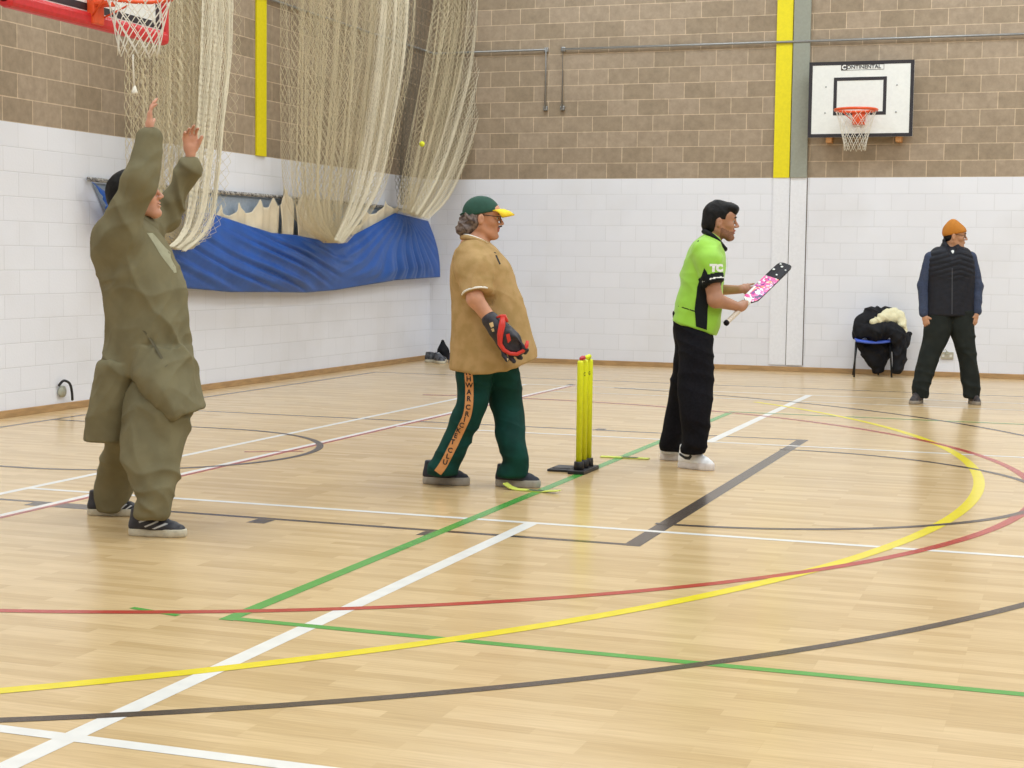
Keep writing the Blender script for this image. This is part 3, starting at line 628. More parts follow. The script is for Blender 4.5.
def eyes(f, R, root, iris, brow):
    ew = mat('eye_white', (172, 162, 152), .4); 
    for q in (-1, 1):
        b = MB(); p = f(.0765, q*.032, .008); o = sphere('eye', p, .0115, [ew], root, 14)
        sphere('iris', R@np.array((.0085, 0, 0)), .006, [mat('iris_brown', (50, 34, 26), .2)], o, 10)
        o.rotation_euler = (0, 0, 0)
        b = MB(); b.tube(crom([f(.094, q*.012, .027), f(.0985, q*.03, .0345), f(.086, q*.05, .029)], 4), [.003]*4+[.0045]*4+[.002], 6); b.build('eyebrow', brow, root)
def hand(S, w, d, n, side=1, curl=(.35, .4, .45, .5), sc=1.0, spread=.06, thumb=(.6, .75, .3)):
    d = nrm(d); n = nrm(np.array(n)-d*np.dot(n, d)); t = side*np.cross(d, n); w = np.array(w)
    S.seg(w-d*.01, w+d*.03*sc, .022*sc, .02*sc, .012, t, 1.2, 1.5); S.seg(w+d*.02*sc, w+d*.075*sc, .0155*sc, .0135*sc, .01, t, 2.1, 2.9)
    for i, (off, ln) in enumerate(zip((.03, .0105, -.0105, -.029), (.07, .079, .073, .057))):
        p = w+d*(.086-.006*abs(i-1))*sc+t*off*sc; a = 0; r = .0088*sc; ln *= sc; S.seg(w+d*.06*sc+t*off*.8*sc, p, .0095*sc, r, .006)
        for q, (fr, cu) in enumerate(zip((.44, .31, .25), (.7, 1.1, .8))):
            a += curl[i]*cu; dd = nrm(d*math.cos(a)+n*math.sin(a)+t*spread*(1.5-i)); p2 = p+dd*ln*fr; S.seg(p, p2, r, r*.92, .003); p = p2; r *= .92
    b0 = w+d*.02*sc+t*.026*sc; v = nrm(d*thumb[0]+t*thumb[1]+n*thumb[2]); p1 = b0+v*.04*sc; v2 = nrm(v+d*.35+n*.15); S.seg(b0, p1, .0135*sc, .0108*sc, .008); S.seg(p1, p1+v2*.032*sc, .0108*sc, .009*sc, .004)
def bvh(o):
    me = o.data; return BVHTree.FromPolygons([tuple(v.co) for v in me.vertices], [tuple(p.vertices) for p in me.polygons])
def project(name, V, F, tree, m, parent, off=.0025, cuts=0, smooth=True):
    """lays a flat marking on the near side of a garment: V are local (x, z)"""
    bm = bmesh.new(); vs = [bm.verts.new((v[0], 0, v[1])) for v in V]
    for f in F:
        try: bm.faces.new([vs[i] for i in f])
        except ValueError: pass
    if cuts:
        bmesh.ops.triangulate(bm, faces=bm.faces); bmesh.ops.subdivide_edges(bm, edges=bm.edges, cuts=cuts, use_grid_fill=True)
    bad = []
    for v in bm.verts:
        h = tree.ray_cast(Vector((v.co.x, -2, v.co.z)), Vector((0, 1, 0)))
        if h[0] is None: bad.append(v)
        else: v.co = h[0]+Vector((0, -off, 0))
    bmesh.ops.delete(bm, geom=bad, context='VERTS')
    for f in bm.faces:
        f.smooth = smooth
        if f.normal.y > 0: f.normal_flip()
    me = bpy.data.meshes.new(name); bm.to_mesh(me); bm.free(); return link(name, me, m, parent)
def poly(pl, pts, dy): return [(lambda q: (q[0], q[2]))(pl.L(x, y, dy)) for x, y in pts]
def letters(pl, items, tree, m, parent, dy, size):
    for ch, x, y, rot in items:
        V, F = textmesh(ch, size, .0012); c = pl.L(x, y, dy); ca, sa = math.cos(rot), math.sin(rot)
        project('letter', [(c[0]+v[0]*ca-v[1]*sa, c[2]+v[0]*sa+v[1]*ca) for v in V], F, tree, m, parent, .005, 0)
def shoe(pl, heel, toe, um, sm, parent, h=.1, name='shoe', sole=.028, scale=None, lace=None, M=None, res=.0042, tip=0, zs=1.12):
    if M is None:
        heel = np.array(heel); toe = np.array(toe); d = toe-heel; L_ = np.linalg.norm(d); k = L_/.29; ang = math.atan2(d[1], d[0])
        M = Matrix.Translation(heel) @ Matrix.Rotation(ang, 4, 'Z') @ Matrix.Rotation(tip, 4, 'Y') @ Matrix.Diagonal((k, k*1.03, max(k, .95)*zs, 1))
    S = Solid((-.02, -.075, -.02), (.32, .075, .17), res); Y = (0, 1, 0)
    S.seg((.045, 0, .05), (.05, 0, h-.012), .037, .036, .01, Y, .95); S.seg((.045, 0, .035), (.12, 0, .04), .04, .044, .02, Y, .95)
    S.seg((.1, 0, .06), (.17, 0, .045), .038, .034, .02, Y, 1.05); S.seg((.14, .003, .035), (.215, .005, .028), .042, .036, .02, Y, 1.15); S.seg((.215, .005, .026), (.252, .003, .022), .036, .03, .01, Y, 1.2)
    S.plane((0, 0, sole-.004), (0, 0, -1), .001); S.plane((0, 0, h), (0, 0, 1), .006)
    u = S.mesh(name, um, parent, M=M)
    S = Solid((-.02, -.075, -.02), (.32, .075, .06), res)
    S.seg((.045, 0, .015), (.13, 0, .015), .043, .041, .01, Y, .98); S.seg((.13, 0, .015), (.21, .005, .015), .041, .045, .02, Y, 1.0, 1.1); S.seg((.21, .005, .015), (.247, .003, .018), .045, .04, .01, Y, 1.1)
    S.plane((0, 0, 0), (0, 0, -1), .002); S.plane((0, 0, sole), (0, 0, 1), .003); S.mesh('sole', sm, u, M=M)
    if lace:
        for i in range(5):
            x = .115+.021*i; z = .1-.0125*i-.004*i*i*.12; b = MB(); b.tube([tuple(M @ Vector(p)) for p in ((x, -.024, z-.014), (x+.006, 0, z), (x, .024, z-.014))], .0028, 5); b.build('lace', lace, u)
    return u, M
TREE = {}
def legs(S, rows_list, pl, r=.045):
    for rows in rows_list:
        st_ = pl.st(rows); pts = [((q[1]+q[2])/2, q[3], q[0]) for q in st_]; r0 = [r]*(len(pts)-2)+[.036, .03]; pts[-1] = tuple(np.array(pts[-1])*np.array((1, 1, 0))+np.array((.0, 0, max(.17, pts[-1][2])))); S.chain(pts, r0, .02)

skinA = mat('skin_ruddy', (206, 150, 124), .5, var=.06, vscale=20); skinB = mat('skin_tanned', (198, 142, 112), .5, var=.07, vscale=20)
skinC = mat('skin_brown', (176, 128, 102), .5, var=.05, vscale=20); skinD = mat('skin_olive', (186, 138, 108), .5, var=.05, vscale=20)
stub = mat('stubble', (134, 94, 74), .7, var=.15, vscale=120); lip = mat('lips', (160, 92, 80), .5)
hairb = mat('black_hair', (16, 14, 15), .6, spec=.25, var=.5, vscale=60, bump=.6, bscale=90); hairg = mat('greying_hair', (66, 50, 48), .6, var=.35, vscale=40, bump=.6, bscale=90, rgb2=(126, 110, 102))

# ================================================================== man with raised arms, olive kurta
pl = Place(137, 525); L = pl.L
nf = pl.G(158, 536)[1]; ff = pl.G(112, 515)[1]
olive = mat('olive_cotton', (120, 113, 87), .9, var=.08, vscale=9, bump=.3, bscale=300, spec=.2)
S = Solid((-.5, -.42, -.01), (.5, .55, 2.3), .0062)
hc = L(138, 197, 0); R = headR(0, .22); f = head(S, hc, R, 1.02, L(126, 222, 0))
S.seg(L(126, 224, 0), L(130, 250, 0), .07, .1, .04, (0, 1, 0), 1.2, 1.5); S.seg(L(130, 250, 0), L(145, 340, 0), .12, .11, .04, (0, 1, 0), 1.3)
armN = [L(126, 228, -.17), L(141, 180, -.2), L(149, 136, -.16)]; armF = [L(134, 226, .17), L(167, 217, .3), L(190, 163, .26)]
S.chain(armN, [.05, .038, .026], .02); S.chain(armF, [.05, .038, .026], .02)
hand(S, L(149.5, 130, -.16), L(150, 100, -.14)-L(149.5, 130, -.16), (1, .25, 0), 1, (.25, .3, .3, .4))
hand(S, L(190.5, 153, .26), L(189.5, 127, .24)-L(190.5, 153, .26), (.5, -1, 0), 1, (.55, .5, .55, .6), spread=.03, thumb=(.9, .5, .3))
rowsN = [(345, 128, 190, .17, 0), (375, 130, 191, .18, -.03), (405, 126, 190, .17, nf*.4), (430, 121, 187, .15, nf*.6), (455, 123, 183, .125, nf*.8), (475, 130, 178, .11, nf*.9), (495, 137, 171.5, .095, nf), (515, 136.5, 169, .088, nf)]
rowsF = [(345, 115, 170, .15, .04), (380, 112, 165, .16, ff*.3), (415, 109, 152, .15, ff*.5), (440, 108, 146, .14, ff*.65), (465, 99, 140, .12, ff*.85), (485, 95, 135, .1, ff), (500, 96, 126, .08, ff), (510, 100, 122, .075, ff)]
legs(S, (rowsN, rowsF), pl)
man = pl.put(S.mesh('person', [skinA]))
tag(man, 'person in an olive kurta and baggy trousers throwing both arms up, leftmost of the four', 'person')
eyes(f, R, man, None, hairb)
S = Solid((-.32, -.2, 1.35), (.25, .2, 2.0), .006); S.ell(f(-.03, 0, .04), (.12, .092, .104), R, k=.005); S.ell(f(-.068, 0, -.01), (.08, .084, .078), R, k=.02)
S.plane(f(.05, 0, .05), R@nrm((1, 0, -.35)), .008); S.plane(f(0, 0, -.055), R@nrm((.45, 0, -1)), .008); S.mesh('hair', hairb, man, wrinkle=folds(.004, [((0, 18, 4), 1), ((10, 0, 14), .6)], 3))
S = Solid((-.5, -.42, .4), (.55, .5, 2.25), .0068)
S.loft(pl.st([(210, 116, 141, .1), (220, 106, 152, .16), (232, 100, 160, .2), (248, 97, 169, .205), (266, 99, 176, .2), (285, 105.5, 182, .195), (305, 109.5, 187, .195), (330, 109.5, 190, .2), (352, 107, 191, .205), (374, 103, 194, .21)]), .01, 2.2, .02)
S.loft(pl.st([(362, 105, 150, .205), (385, 99, 141, .21), (405, 94, 138, .21), (424, 90, 136, .205), (438, 88, 134, .2)]), .01, 2.6, .003)
S.loft(pl.st([(345, 128, 191, .2, -.02), (368, 133, 193.5, .225, -.06), (384, 143, 196, .24, -.08), (400, 154, 199.5, .24, -.09), (412, 163, 202.5, .23, -.09), (421, 171, 203, .21, -.09)]), .015, 2.3, .004)
a = L(165, 421, -.3); c = L(203, 408.5, -.3); sl, g = S.reg((a[0], -.6, .3), (.6, .6, a[2]+.2)); S.v[sl] = np.maximum(S.v[sl], ((g[0]-a[0])*(c[2]-a[2])-(g[2]-a[2])*(c[0]-a[0]))/np.hypot(c[0]-a[0], c[2]-a[2]))
S.plane(L(187, 418.5, 0), nrm((-.25, 0, -1)), .004) if False else None
S.chain([L(124, 232, -.15), L(140, 182, -.2), L(149, 139, -.16)], [.088, .066, .042], .05)
S.chain([L(136, 232, .14), L(165, 219, .3), L(189, 168, .26)], [.085, .06, .043], .05)
S.plane(armN[2], armN[2]-armN[1], .003) if False else None
def kfold(V):
    a = folds(.023, [((7, 3, 2.2), 1), ((-3, 2, 6), .6), ((15, 3, -6), .35)], 5, .08)(V); return a*np.clip((V[:, 2]-.4)*2.6, .3, 1)
k1 = S.mesh('kurta', olive, man, wrinkle=kfold); tk = bvh(k1)
dkol = mat('olive_fold_seam', (92, 86, 66), .9)
project('side_pocket_edge', poly(pl, [(143, 330), (146, 331), (171, 364), (169, 366)], -.2), [(0, 1, 2, 3)], tk, dkol, k1, .003, 3)
S = Solid((-.4, -.2, 1.2), (.3, .2, 1.75), .006); S.chain([L(112, 214, 0), L(128, 214, 0), L(148, 229, 0)], [.05, .065, .05], .02, (0, 1, 0), [1.3]*3); S.plane(L(130, 209, 0), nrm((-.35, 0, 1)), .003); S.mesh('collar', olive, k1)
paleol = mat('pale_placket', (160, 158, 132), .85); project('placket', poly(pl, [(148, 233), (152, 233), (166, 252), (175, 272), (172, 273), (160, 254)], -.12), [(0, 1, 2, 3, 4, 5)], tk, paleol, k1, .003, 3)
S = Solid((-.4, -.42, .02), (.4, .5, 1.1), .0068); S.loft(pl.st(rowsN), .03, 2.1, .012); S.loft(pl.st(rowsF), .02, 2.1, .012)
S.mesh('baggy_trousers', olive, man, wrinkle=folds(.016, [((3, 1, 7), 1), ((8, 0, 6), .7), ((6, 0, -9), .5)], 9, .08))
shoeb = mat('black_shoe', (42, 42, 50), .5, var=.2, vscale=40); solew = mat('worn_white_sole', (196, 188, 168), .7, var=.08); silver = mat('silver_stripe', (206, 208, 212), .35)
z0 = pl.G(128.5, 534.5)+np.array((0, 0, 0)); z1 = pl.G(187, 537)
sh, M = shoe(pl, z0, z1, shoeb, solew, man, .115, sole=.034)
ts = bvh(sh)
for pts in ([(137, 522.5), (138, 524), (155, 518), (154.5, 516.8)], [(143, 527), (144.5, 528), (158, 522.5), (157, 521)], [(151.5, 529), (154.5, 529.5), (167.5, 524.5), (164.5, 523.5)]):
    project('stripe', poly(pl, pts, nf-.05), [(0, 1, 2, 3)], ts, silver, sh, .002, 2)
sh, M = shoe(pl, pl.G(87, 514.5), pl.G(143, 515.5), shoeb, solew, man, .115, sole=.034); ts = bvh(sh)
for pts in ([(96, 501), (97.5, 500.5), (101, 506), (99, 507.5)], [(118, 509.5), (121, 509.5), (128.5, 503), (126, 502.5)], [(124, 510), (126, 510), (134, 504.5), (132, 504)]):
    project('stripe', poly(pl, pts, ff-.05), [(0, 1, 2, 3)], ts, silver, sh, .002, 2)

# ================================================================== wicket keeper in the cap
pl = Place(482, 485.5); L = pl.L; nf = pl.G(446, 484.5)[1]; ff = pl.G(518, 487)[1]; nl = min(nf, -.06)
tan = mat('tan_polo', (182, 150, 104), .9, spec=.2, var=.09, vscale=14, bump=.3, bscale=300, rgb2=(168, 138, 90)); wtrim = mat('white_trim', (236, 232, 224), .7)
S = Solid((-.4, -.4, -.01), (.45, .4, 1.75), .0058)
R = headR(0, -.04); hc = L(483, 219, 0); f = head(S, hc, R, 1.02, L(474, 246, 0), .066)
S.seg(L(474, 248, 0), L(480, 265, 0), .08, .12, .04, (0, 1, 0), 1.1, 1.4); S.seg(L(480, 265, 0), L(490, 345, 0), .13, .15, .04, (0, 1, 0), 1.2)
armN = [L(472, 256, -.17), L(475, 299, -.275), L(494, 324, -.3)]; S.chain(armN, [.058, .047, .034], .02)
armF = [L(474, 256, .17), L(479, 299, .26), L(497, 324, .29)]; S.chain(armF, [.055, .045, .032], .02); hand(S, L(498, 326, .29), (.6, 0, -.8), (.3, -1, 0), -1)
rn = [(340, 459, 505, .15, 0), (372, 456.5, 494, .14, -.05), (388, 457.5, 491.5, .12, nl*.6), (402, 457.5, 488, .115, nl), (415, 452, 482, .105, nl), (435, 443.5, 473.5, .095, nl), (452, 436.5, 466, .09, nl), (463, 430, 461.5, .09, nl), (469, 427, 459, .09, nl), (474.5, 427, 458, .075, nl)]
rf = [(340, 470, 514, .15, .02), (372, 484, 518, .14, .06), (392, 487, 521, .12, .08), (405, 490, 522.5, .115, .08), (420, 495.5, 524, .105, .04), (440, 497.5, 525.5, .1, ff*.6), (452, 502, 526.5, .09, ff), (460, 503, 528, .09, ff), (468, 499, 528, .09, ff), (475, 498, 525, .075, ff)]
legs(S, (rn, rf), pl)
def pk(C):
    q = (C-hc)@R; q = q/1.02; return ((np.abs(q[:, 2]+.056) < .011) & (q[:, 0] > .084) & (np.abs(q[:, 1]) < .021)).astype(int)
man = pl.put(S.mesh('person', [skinB, lip], pick=pk))
tag(man, 'person in a green cap, tan polo shirt and keeping gloves, behind the yellow stumps', 'person'); eyes(f, R, man, None, hairg)
S = Solid((-.3, -.15, 1.3), (.2, .15, 1.75), .005)
S.ell(f(-.035, 0, -.005), (.085, .086, .07), R, k=.01); S.ell(f(-.075, 0, -.045), (.062, .075, .05), R, k=.02); S.ell(f(-.105, 0, -.07), (.04, .06, .028), R, k=.015)
S.plane(f(-.03, 0, -.02), R@nrm((1, 0, .15)), .006); S.mesh('hair', hairg, man, wrinkle=folds(.012, [((26, 6, 14), 1), ((8, 30, 20), .8)], 8, .02))
b = MB(); b.tube(crom([f(.094, -.018, -.04), f(.107, -.008, -.036), f(.109, 0, -.035), f(.107, .008, -.036), f(.094, .018, -.04)], 3), .0042, 8); b.build('moustache', mat('dark_moustache', (72, 52, 44), .8), man)
green = mat('cap_green', (30, 72, 58), .8, var=.08); capy = mat('cap_yellow', (242, 206, 30), .7)
S = Solid((-.3, -.16, 1.45), (.25, .16, 1.8), .005); S.ell(f(-.012, 0, .035), (.111, .094, .099), R, k=.005); S.plane(f(0, 0, .03), R@nrm((.24, 0, -1)), .003); cap = S.mesh('cap', green, man)
V = []; F = []
for i in range(13):
    a = -1+2*i/12; inn = (.088-.034*a*a, .078*a, .058-.012*a*a); out = (.178-.07*a*a, .088*a, .03-.016*a*a)
    for q in (0, .33, .67, 1): V.append(f(*[inn[k]+(out[k]-inn[k])*q for k in range(2)], inn[2]+(out[2]-inn[2])*q+.012*math.sin(PI*q)))
for i in range(12):
    for q in range(3): F.append((i*4+q, i*4+4+q, i*4+5+q, i*4+1+q))
b = MB(); b.add(V, F, 0, True); o = b.build('brim', capy, cap); m_ = o.modifiers.new('t', 'SOLIDIFY'); m_.thickness = .005
b = MB(); b.tube(crom([f(-.108, -.05, .032), f(-.125, -.03, .02), f(-.13, 0, .018), f(-.125, .03, .02), f(-.108, .05, .032)], 4), .005, 6); b.build('strap', green, cap)
gl = mat('glasses_frame', (46, 34, 30), .3); b = MB()
for q in (-1, 1):
    b.tube([f(-.012, q*.084, .022), f(.05, q*.078, .018), f(.1, q*.062, .016)], .0028, 6)
    c = f(.104, q*.034, .002); b.tube([c+R@np.array((-.004*abs(math.cos(a))*1.2, q*.028*math.cos(a), .019*math.sin(a))) for a in np.linspace(0, 2*PI, 20, endpoint=False)], .0025, 6, closed=True)
b.tube([f(.108, -.008, .005), f(.108, .008, .005)], .0022, 6); gg = b.build('glasses', gl, man)
S = Solid((-.45, -.4, .55), (.45, .4, 1.6), .0062)
S.loft(pl.st([(238.5, 464, 482, .08), (243, 460, 488, .12), (250, 455.5, 496.5, .165), (260, 453, 505, .195), (275, 452, 512, .2), (295, 452.5, 519.5, .205), (315, 453, 526.5, .21), (335, 452.5, 532.5, .215), (355, 451.5, 537.5, .22), (376, 450.5, 541, .22)]), .01, 2.2, .015)
S.chain([L(471, 255, -.14), L(473, 270, -.2), L(476.5, 293, -.255)], [.085, .085, .082], .04); S.plane((0, 0, 0), (0, 0, -1), .001)
S.chain([L(474, 255, .14), L(476, 270, .2), L(479, 293, .25)], [.085, .085, .082], .04)
a = L(490, 371.6, 0); c = L(541, 356.6, 0); S.plane(a, (c[2]-a[2], 0, -(c[0]-a[0])), .004); a = L(451, 368.5, 0); c = L(495, 371.8, 0); S.plane(a, (c[2]-a[2], 0, -(c[0]-a[0])), .004)
# sleeves end clean
e = L(476.5, 293, -.255); s2 = L(473, 270, -.2)
sl, g = S.reg(e-np.array((.12, .12, .14)), e+np.array((.12, .06, .03))); ax = nrm(e-s2); dd = (g[0]-e[0])*ax[0]+(g[1]-e[1])*ax[1]+(g[2]-e[2])*ax[2]
cutm = (np.sqrt((g[0]-e[0])**2+(g[1]-e[1])**2+(g[2]-e[2])**2) < .125) & (g[1]+0*g[0]+0*g[2] < -.195); S.v[sl] = np.where(cutm, np.maximum(S.v[sl], dd), S.v[sl])
sh_ = S.mesh('polo_shirt', tan, man, wrinkle=folds(.015, [((6, 0, 2.2), 1), ((7, 1, -3), .8), ((2, 2, 9), .35)], 31, .06)); ts = bvh(sh_)
u = nrm(np.cross(ax, (0, 1, 0))); v2 = np.cross(ax, u); b = MB(); b.tube([e+u*.083*math.cos(t)+v2*.083*math.sin(t) for t in np.linspace(0, 2*PI, 28, endpoint=False)], .006, 6, closed=True); b.build('sleeve_trim', wtrim, sh_)
b = MB(); pc = L(476, 243, 0)
cp = [L(462.5, 237.5, 0), L(468, 237.5, -.075), L(481, 242, -.1), L(492.5, 249.5, -.05), L(496.5, 252, 0), L(492.5, 249.5, .05), L(481, 242, .1), L(468, 237.5, .075)]
b.tube(crom([Vector(p) for p in cp]+[Vector(cp[0])], 4)[:-1], .017, 8, closed=True); b.build('collar', tan, sh_)
b = MB(); b.tube(crom([Vector(p)+Vector((0, 0, .015)) for p in cp]+[Vector(cp[0])+Vector((0, 0, .015))], 4)[:-1], .0055, 6, closed=True); b.build('collar_trim', wtrim, sh_)
b = MB(); b.box(tuple(L(493.5, 249.5, -.03)), (.03, .035, .022), bev=.008); b.box(tuple(L(496.5, 254.5, -.03)), (.02, .03, .014), bev=.005); b.build('collar_point', tan, sh_)
project('placket_piping', poly(pl, [(494, 252), (496, 252.5), (501, 264), (499.5, 264.5)], -.05), [(0, 1, 2, 3)], ts, mat('black_piping', (36, 30, 28), .7), sh_, .002, 2)
dg = mat('bottle_green_cloth', (14, 58, 52), .85, var=.2, vscale=8, spec=.2); stripe = mat('tan_stripe', (204, 140, 84), .75)
S = Solid((-.45, -.4, .02), (.45, .4, .95), .0062); S.loft(pl.st(rn), .02, 2.1, .01); S.loft(pl.st(rf), .012, 2.1, .01)
tr = S.mesh('track_trousers', dg, man, wrinkle=folds(.012, [((3, 0, 8), 1), ((8, 1, 3), .8)], 12)); tt = bvh(tr)
cl = [(468.5, 373), (469.3, 385), (469.3, 398), (468.5, 408), (466.5, 417), (461.5, 428), (456, 440), (451, 450), (446.5, 459), (442, 467), (437.5, 473)]
pts = [L(x, y, nl-.1) for x, y in cl]; P2 = crom([Vector((p[0], p[2], 0)) for p in pts], 4); V = []; F = []
for i, p in enumerate(P2):
    t = (P2[min(i+1, len(P2)-1)]-P2[max(i-1, 0)]).normalized(); n = Vector((-t.y, t.x, 0))*.024
    for q in (-1, -.33, .33, 1): V.append((p.x+n.x*q, p.y+n.y*q))
for i in range(len(P2)-1):
    for q in range(3): F.append((i*4+q, i*4+q+1, i*4+5+q, i*4+4+q))
sp_ = project('side_stripe', V, F, tt, stripe, tr, .003)
LT = [('N', 318, 152), ('H', 320, 181), ('W', 322, 211), ('A', 321, 243), ('R', 320, 273), ('C', 317, 312), ('R', 312, 344), ('I', 301, 369), ('C', 287, 396), ('K', 272, 421), ('E', 259, 447), ('T', 245, 475), ('C', 233, 514), ('L', 222, 542), ('U', 210, 570)]
it = []
for i, (ch, x, y) in enumerate(LT):
    X = 400+x/4.654; Y = 340+y/4.654; a = LT[max(i-1, 0)]; c = LT[min(i+1, len(LT)-1)]; it.append((ch, X, Y, -math.atan2(a[1]-c[1], c[2]-a[2])*.45))
letters(pl, it, tt, mat('stripe_lettering', (34, 30, 34), .7), sp_, nl-.1, .04)
sb = mat('navy_shoe', (34, 36, 48), .7, var=.15, vscale=50); sgrey = mat('grey_sole', (160, 152, 142), .7)
shoe(pl, pl.G(422.5, 483), pl.G(470, 485.5), sb, sgrey, man, .105, sole=.036, zs=1.3)
shoe(pl, pl.G(495, 485.5), pl.G(541, 488), sb, sgrey, man, .105, sole=.036, zs=1.3)
S = Solid((-.35, -.3, 0), (-.1, .2, .12), .005)
project('gaiter', poly(pl, [(433, 472), (442.5, 473.5), (442, 479.5), (435, 478)], nl-.05), [(0, 1, 2, 3)], bvh([c for c in man.children if c.name.startswith('shoe')][0]), stripe, tr, .002, 3) if False else None
# keeping glove
gd = mat('glove_black', (36, 32, 42), .5, var=.3, vscale=50); gr_ = mat('glove_red', (208, 52, 42), .45); gold = mat('glove_gold', (206, 178, 130), .4)
S = Solid((-.05, -.45, .6), (.4, -.15, 1.1), .0048); D = -.31
S.seg(L(490.5, 320, D+.01), L(498, 329, D), .05, .052, .01); S.seg(L(499, 329, D), L(509, 341, D), .06, .07, .02, (0, 1, 0), .75); S.seg(L(508, 341, D), L(517, 349, D), .06, .045, .02, (0, 1, 0), .7)
for (x0, y0, x1, y1, x2, y2, q) in ((503, 345, 504, 355, 507, 360, -.03), (509, 348, 511, 358, 514, 361.5, -.01), (515, 350, 519, 357, 521, 358, .01), (519, 347, 525, 352, 527, 350, .03)):
    S.seg(L(x0, y0, D+q*.3), L(x1, y1, D+q), .017, .0145, .006); S.seg(L(x1, y1, D+q), L(x2, y2, D+q-.01), .0145, .0125, .004)
S.seg(L(509, 333, D-.03), L(521, 345, D-.05), .02, .015, .01); S.seg(L(521, 345, D-.05), L(525, 349, D-.045), .015, .0125, .005)
S.ell(L(513, 346, D-.055), (.045, .025, .045), None, k=.02, op='sub')
g1 = S.mesh('keeping_glove', gd, man); tg = bvh(g1)
b = MB(); b.tube([Vector(L(x, y, D+dy_)) for x, y, dy_ in ((503, 317, -.045), (502, 325, -.06), (500, 335, -.06), (500, 344, -.052), (504, 350, -.045), (510, 353.5, -.04), (517, 354, -.04), (523, 351, -.045), (526.5, 346, -.045), (527.5, 341, -.035))], [.014, .02, .018, .014, .012, .011, .011, .011, .012, .009], 10); b.build('padding_rim', gr_, g1)
b = MB(); b.tube([Vector(L(497, 317.5, D-.03)), Vector(L(501, 316, D-.045)), Vector(L(504.5, 316, D-.045)), Vector(L(507.5, 322, D-.045))], [.006, .009, .012, .008], 8); b.build('cuff_rim', gr_, g1)
for pts in ([(489, 323), (493, 321.5), (494, 326), (491, 327.5)], [(491, 328.5), (494, 328), (494.5, 331), (492.5, 331.5)]): project('emblem', poly(pl, pts, D), [(0, 1, 2, 3)], tg, gold, g1, .002, 2)
project('palm_patch', poly(pl, [(506, 334), (509.5, 333), (511, 340), (508, 343)], D), [(0, 1, 2, 3)], tg, gr_, g1, .002, 2)
for x, y in ((508.5, 359.5),): project('finger_patch', poly(pl, [(x-1.6, y-1.6), (x+.2, y-1.8), (x+.4, y+1.0), (x-1, y+1.4)], D), [(0, 1, 2, 3)], tg, gold, g1, .002, 1)

# ================================================================== batter
pl = Place(686, 464); L = pl.L; nf = pl.G(697, 469.5)[1]; ff = pl.G(672, 460.5)[1]
lime2 = mat('lime_jersey', (150, 206, 62), .6, var=.05, vscale=10, sheen=.2, bump=.15, bscale=300); jb = mat('jersey_black', (18, 24, 28), .7, spec=.2); jw = mat('jersey_white', (236, 238, 236), .6)
S = Solid((-.3, -.5, -.01), (.65, .5, 1.8), .0058)
R = headR(-.06, -.03); hc = L(720, 222.3, 0); f = head(S, hc, R, 1.04, L(712, 240, 0), .055)
S.seg(L(711, 243, 0), L(707, 262, 0), .055, .08, .03, (0, 1, 0), 1.1, 1.5); S.seg(L(707, 262, 0), L(697, 318, 0), .085, .085, .03, (0, 1, 0), 1.4)
armN = [L(706, 252, -.16), L(715.5, 300, -.2), L(737, 306.5, -.085)]; S.chain(armN, [.055, .05, .03], .02)
armF = [L(708, 252, .16), L(714, 290, .24), L(740, 289.5, .125)]; S.chain(armF, [.052, .04, .028], .02)
K = L(726.3, 323, -.19); T = L(786.5, 264.5, .37); ax = nrm(T-K); BL = np.linalg.norm(T-K)
grip = K+ax*BL*.3
# near hand: a fist closed round the handle
w0 = L(738, 307, -.075); kn = nrm(np.cross(ax, nrm(grip-w0))); 
pc = grip+(w0-grip)*.45+np.array((0, -.012, 0)); S.seg(w0, pc, .028, .03, .015, ax, 1.0, 1.2); S.seg(pc-ax*.02, pc+ax*.02, .03, .03, .015)
gd_ = nrm(grip-w0); up = np.cross(ax, gd_); up = up if up[2] > 0 else -up
for i, q in enumerate((.036, .013, -.011, -.034)):
    c0 = grip+ax*q; r = .026; sgn = -1
    ring = [c0+r*(gd_*math.cos(t)+(-up)*math.sin(t)) for t in np.linspace(2.3, -1.6, 5)]
    ring2 = [c0+.027*(-gd_*math.cos(t)-np.array((0, 1, 0))*.0+up*math.sin(t)*-1) for t in np.linspace(-.2, 3.6, 5)]
    S.chain(ring2, [.0105, .0105, .010, .0095, .009], .003)
S.chain([pc+ax*.035, grip+ax*.05+up*.025, grip+ax*.052+up*.018+gd_*.024], [.013, .0115, .01], .006)
# far hand open, palm under the back of the blade
hf = L(743, 288.5, .13); hand(S, hf, L(764, 290, .33)-hf, (.25, -.9, .3), 1, (.1, .1, .15, .2), thumb=(.75, .75, .0))
rn = [(312, 673, 710, .14, 0), (330, 675, 711.5, .145, -.02), (348, 679, 713, .13, nf*.4), (368, 678.5, 713.5, .115, nf*.6), (390, 678, 713, .105, nf*.8), (412, 680, 711, .1, nf), (432, 682, 708.5, .095, nf), (444, 682, 706.5, .1, nf), (448, 680.5, 706, .085, nf), (453, 681, 705, .08, nf)]
rf = [(312, 673, 708, .14, .02), (330, 674, 706, .145, .03), (348, 675.5, 702, .13, ff*.4), (368, 673, 698, .115, ff*.6), (390, 669.5, 694, .105, ff*.8), (412, 666, 690, .1, ff), (430, 663, 684.5, .095, ff), (440, 660.5, 682, .095, ff), (444, 660, 681.5, .09, ff), (450, 661, 681, .08, ff)]
legs(S, (rn, rf), pl)
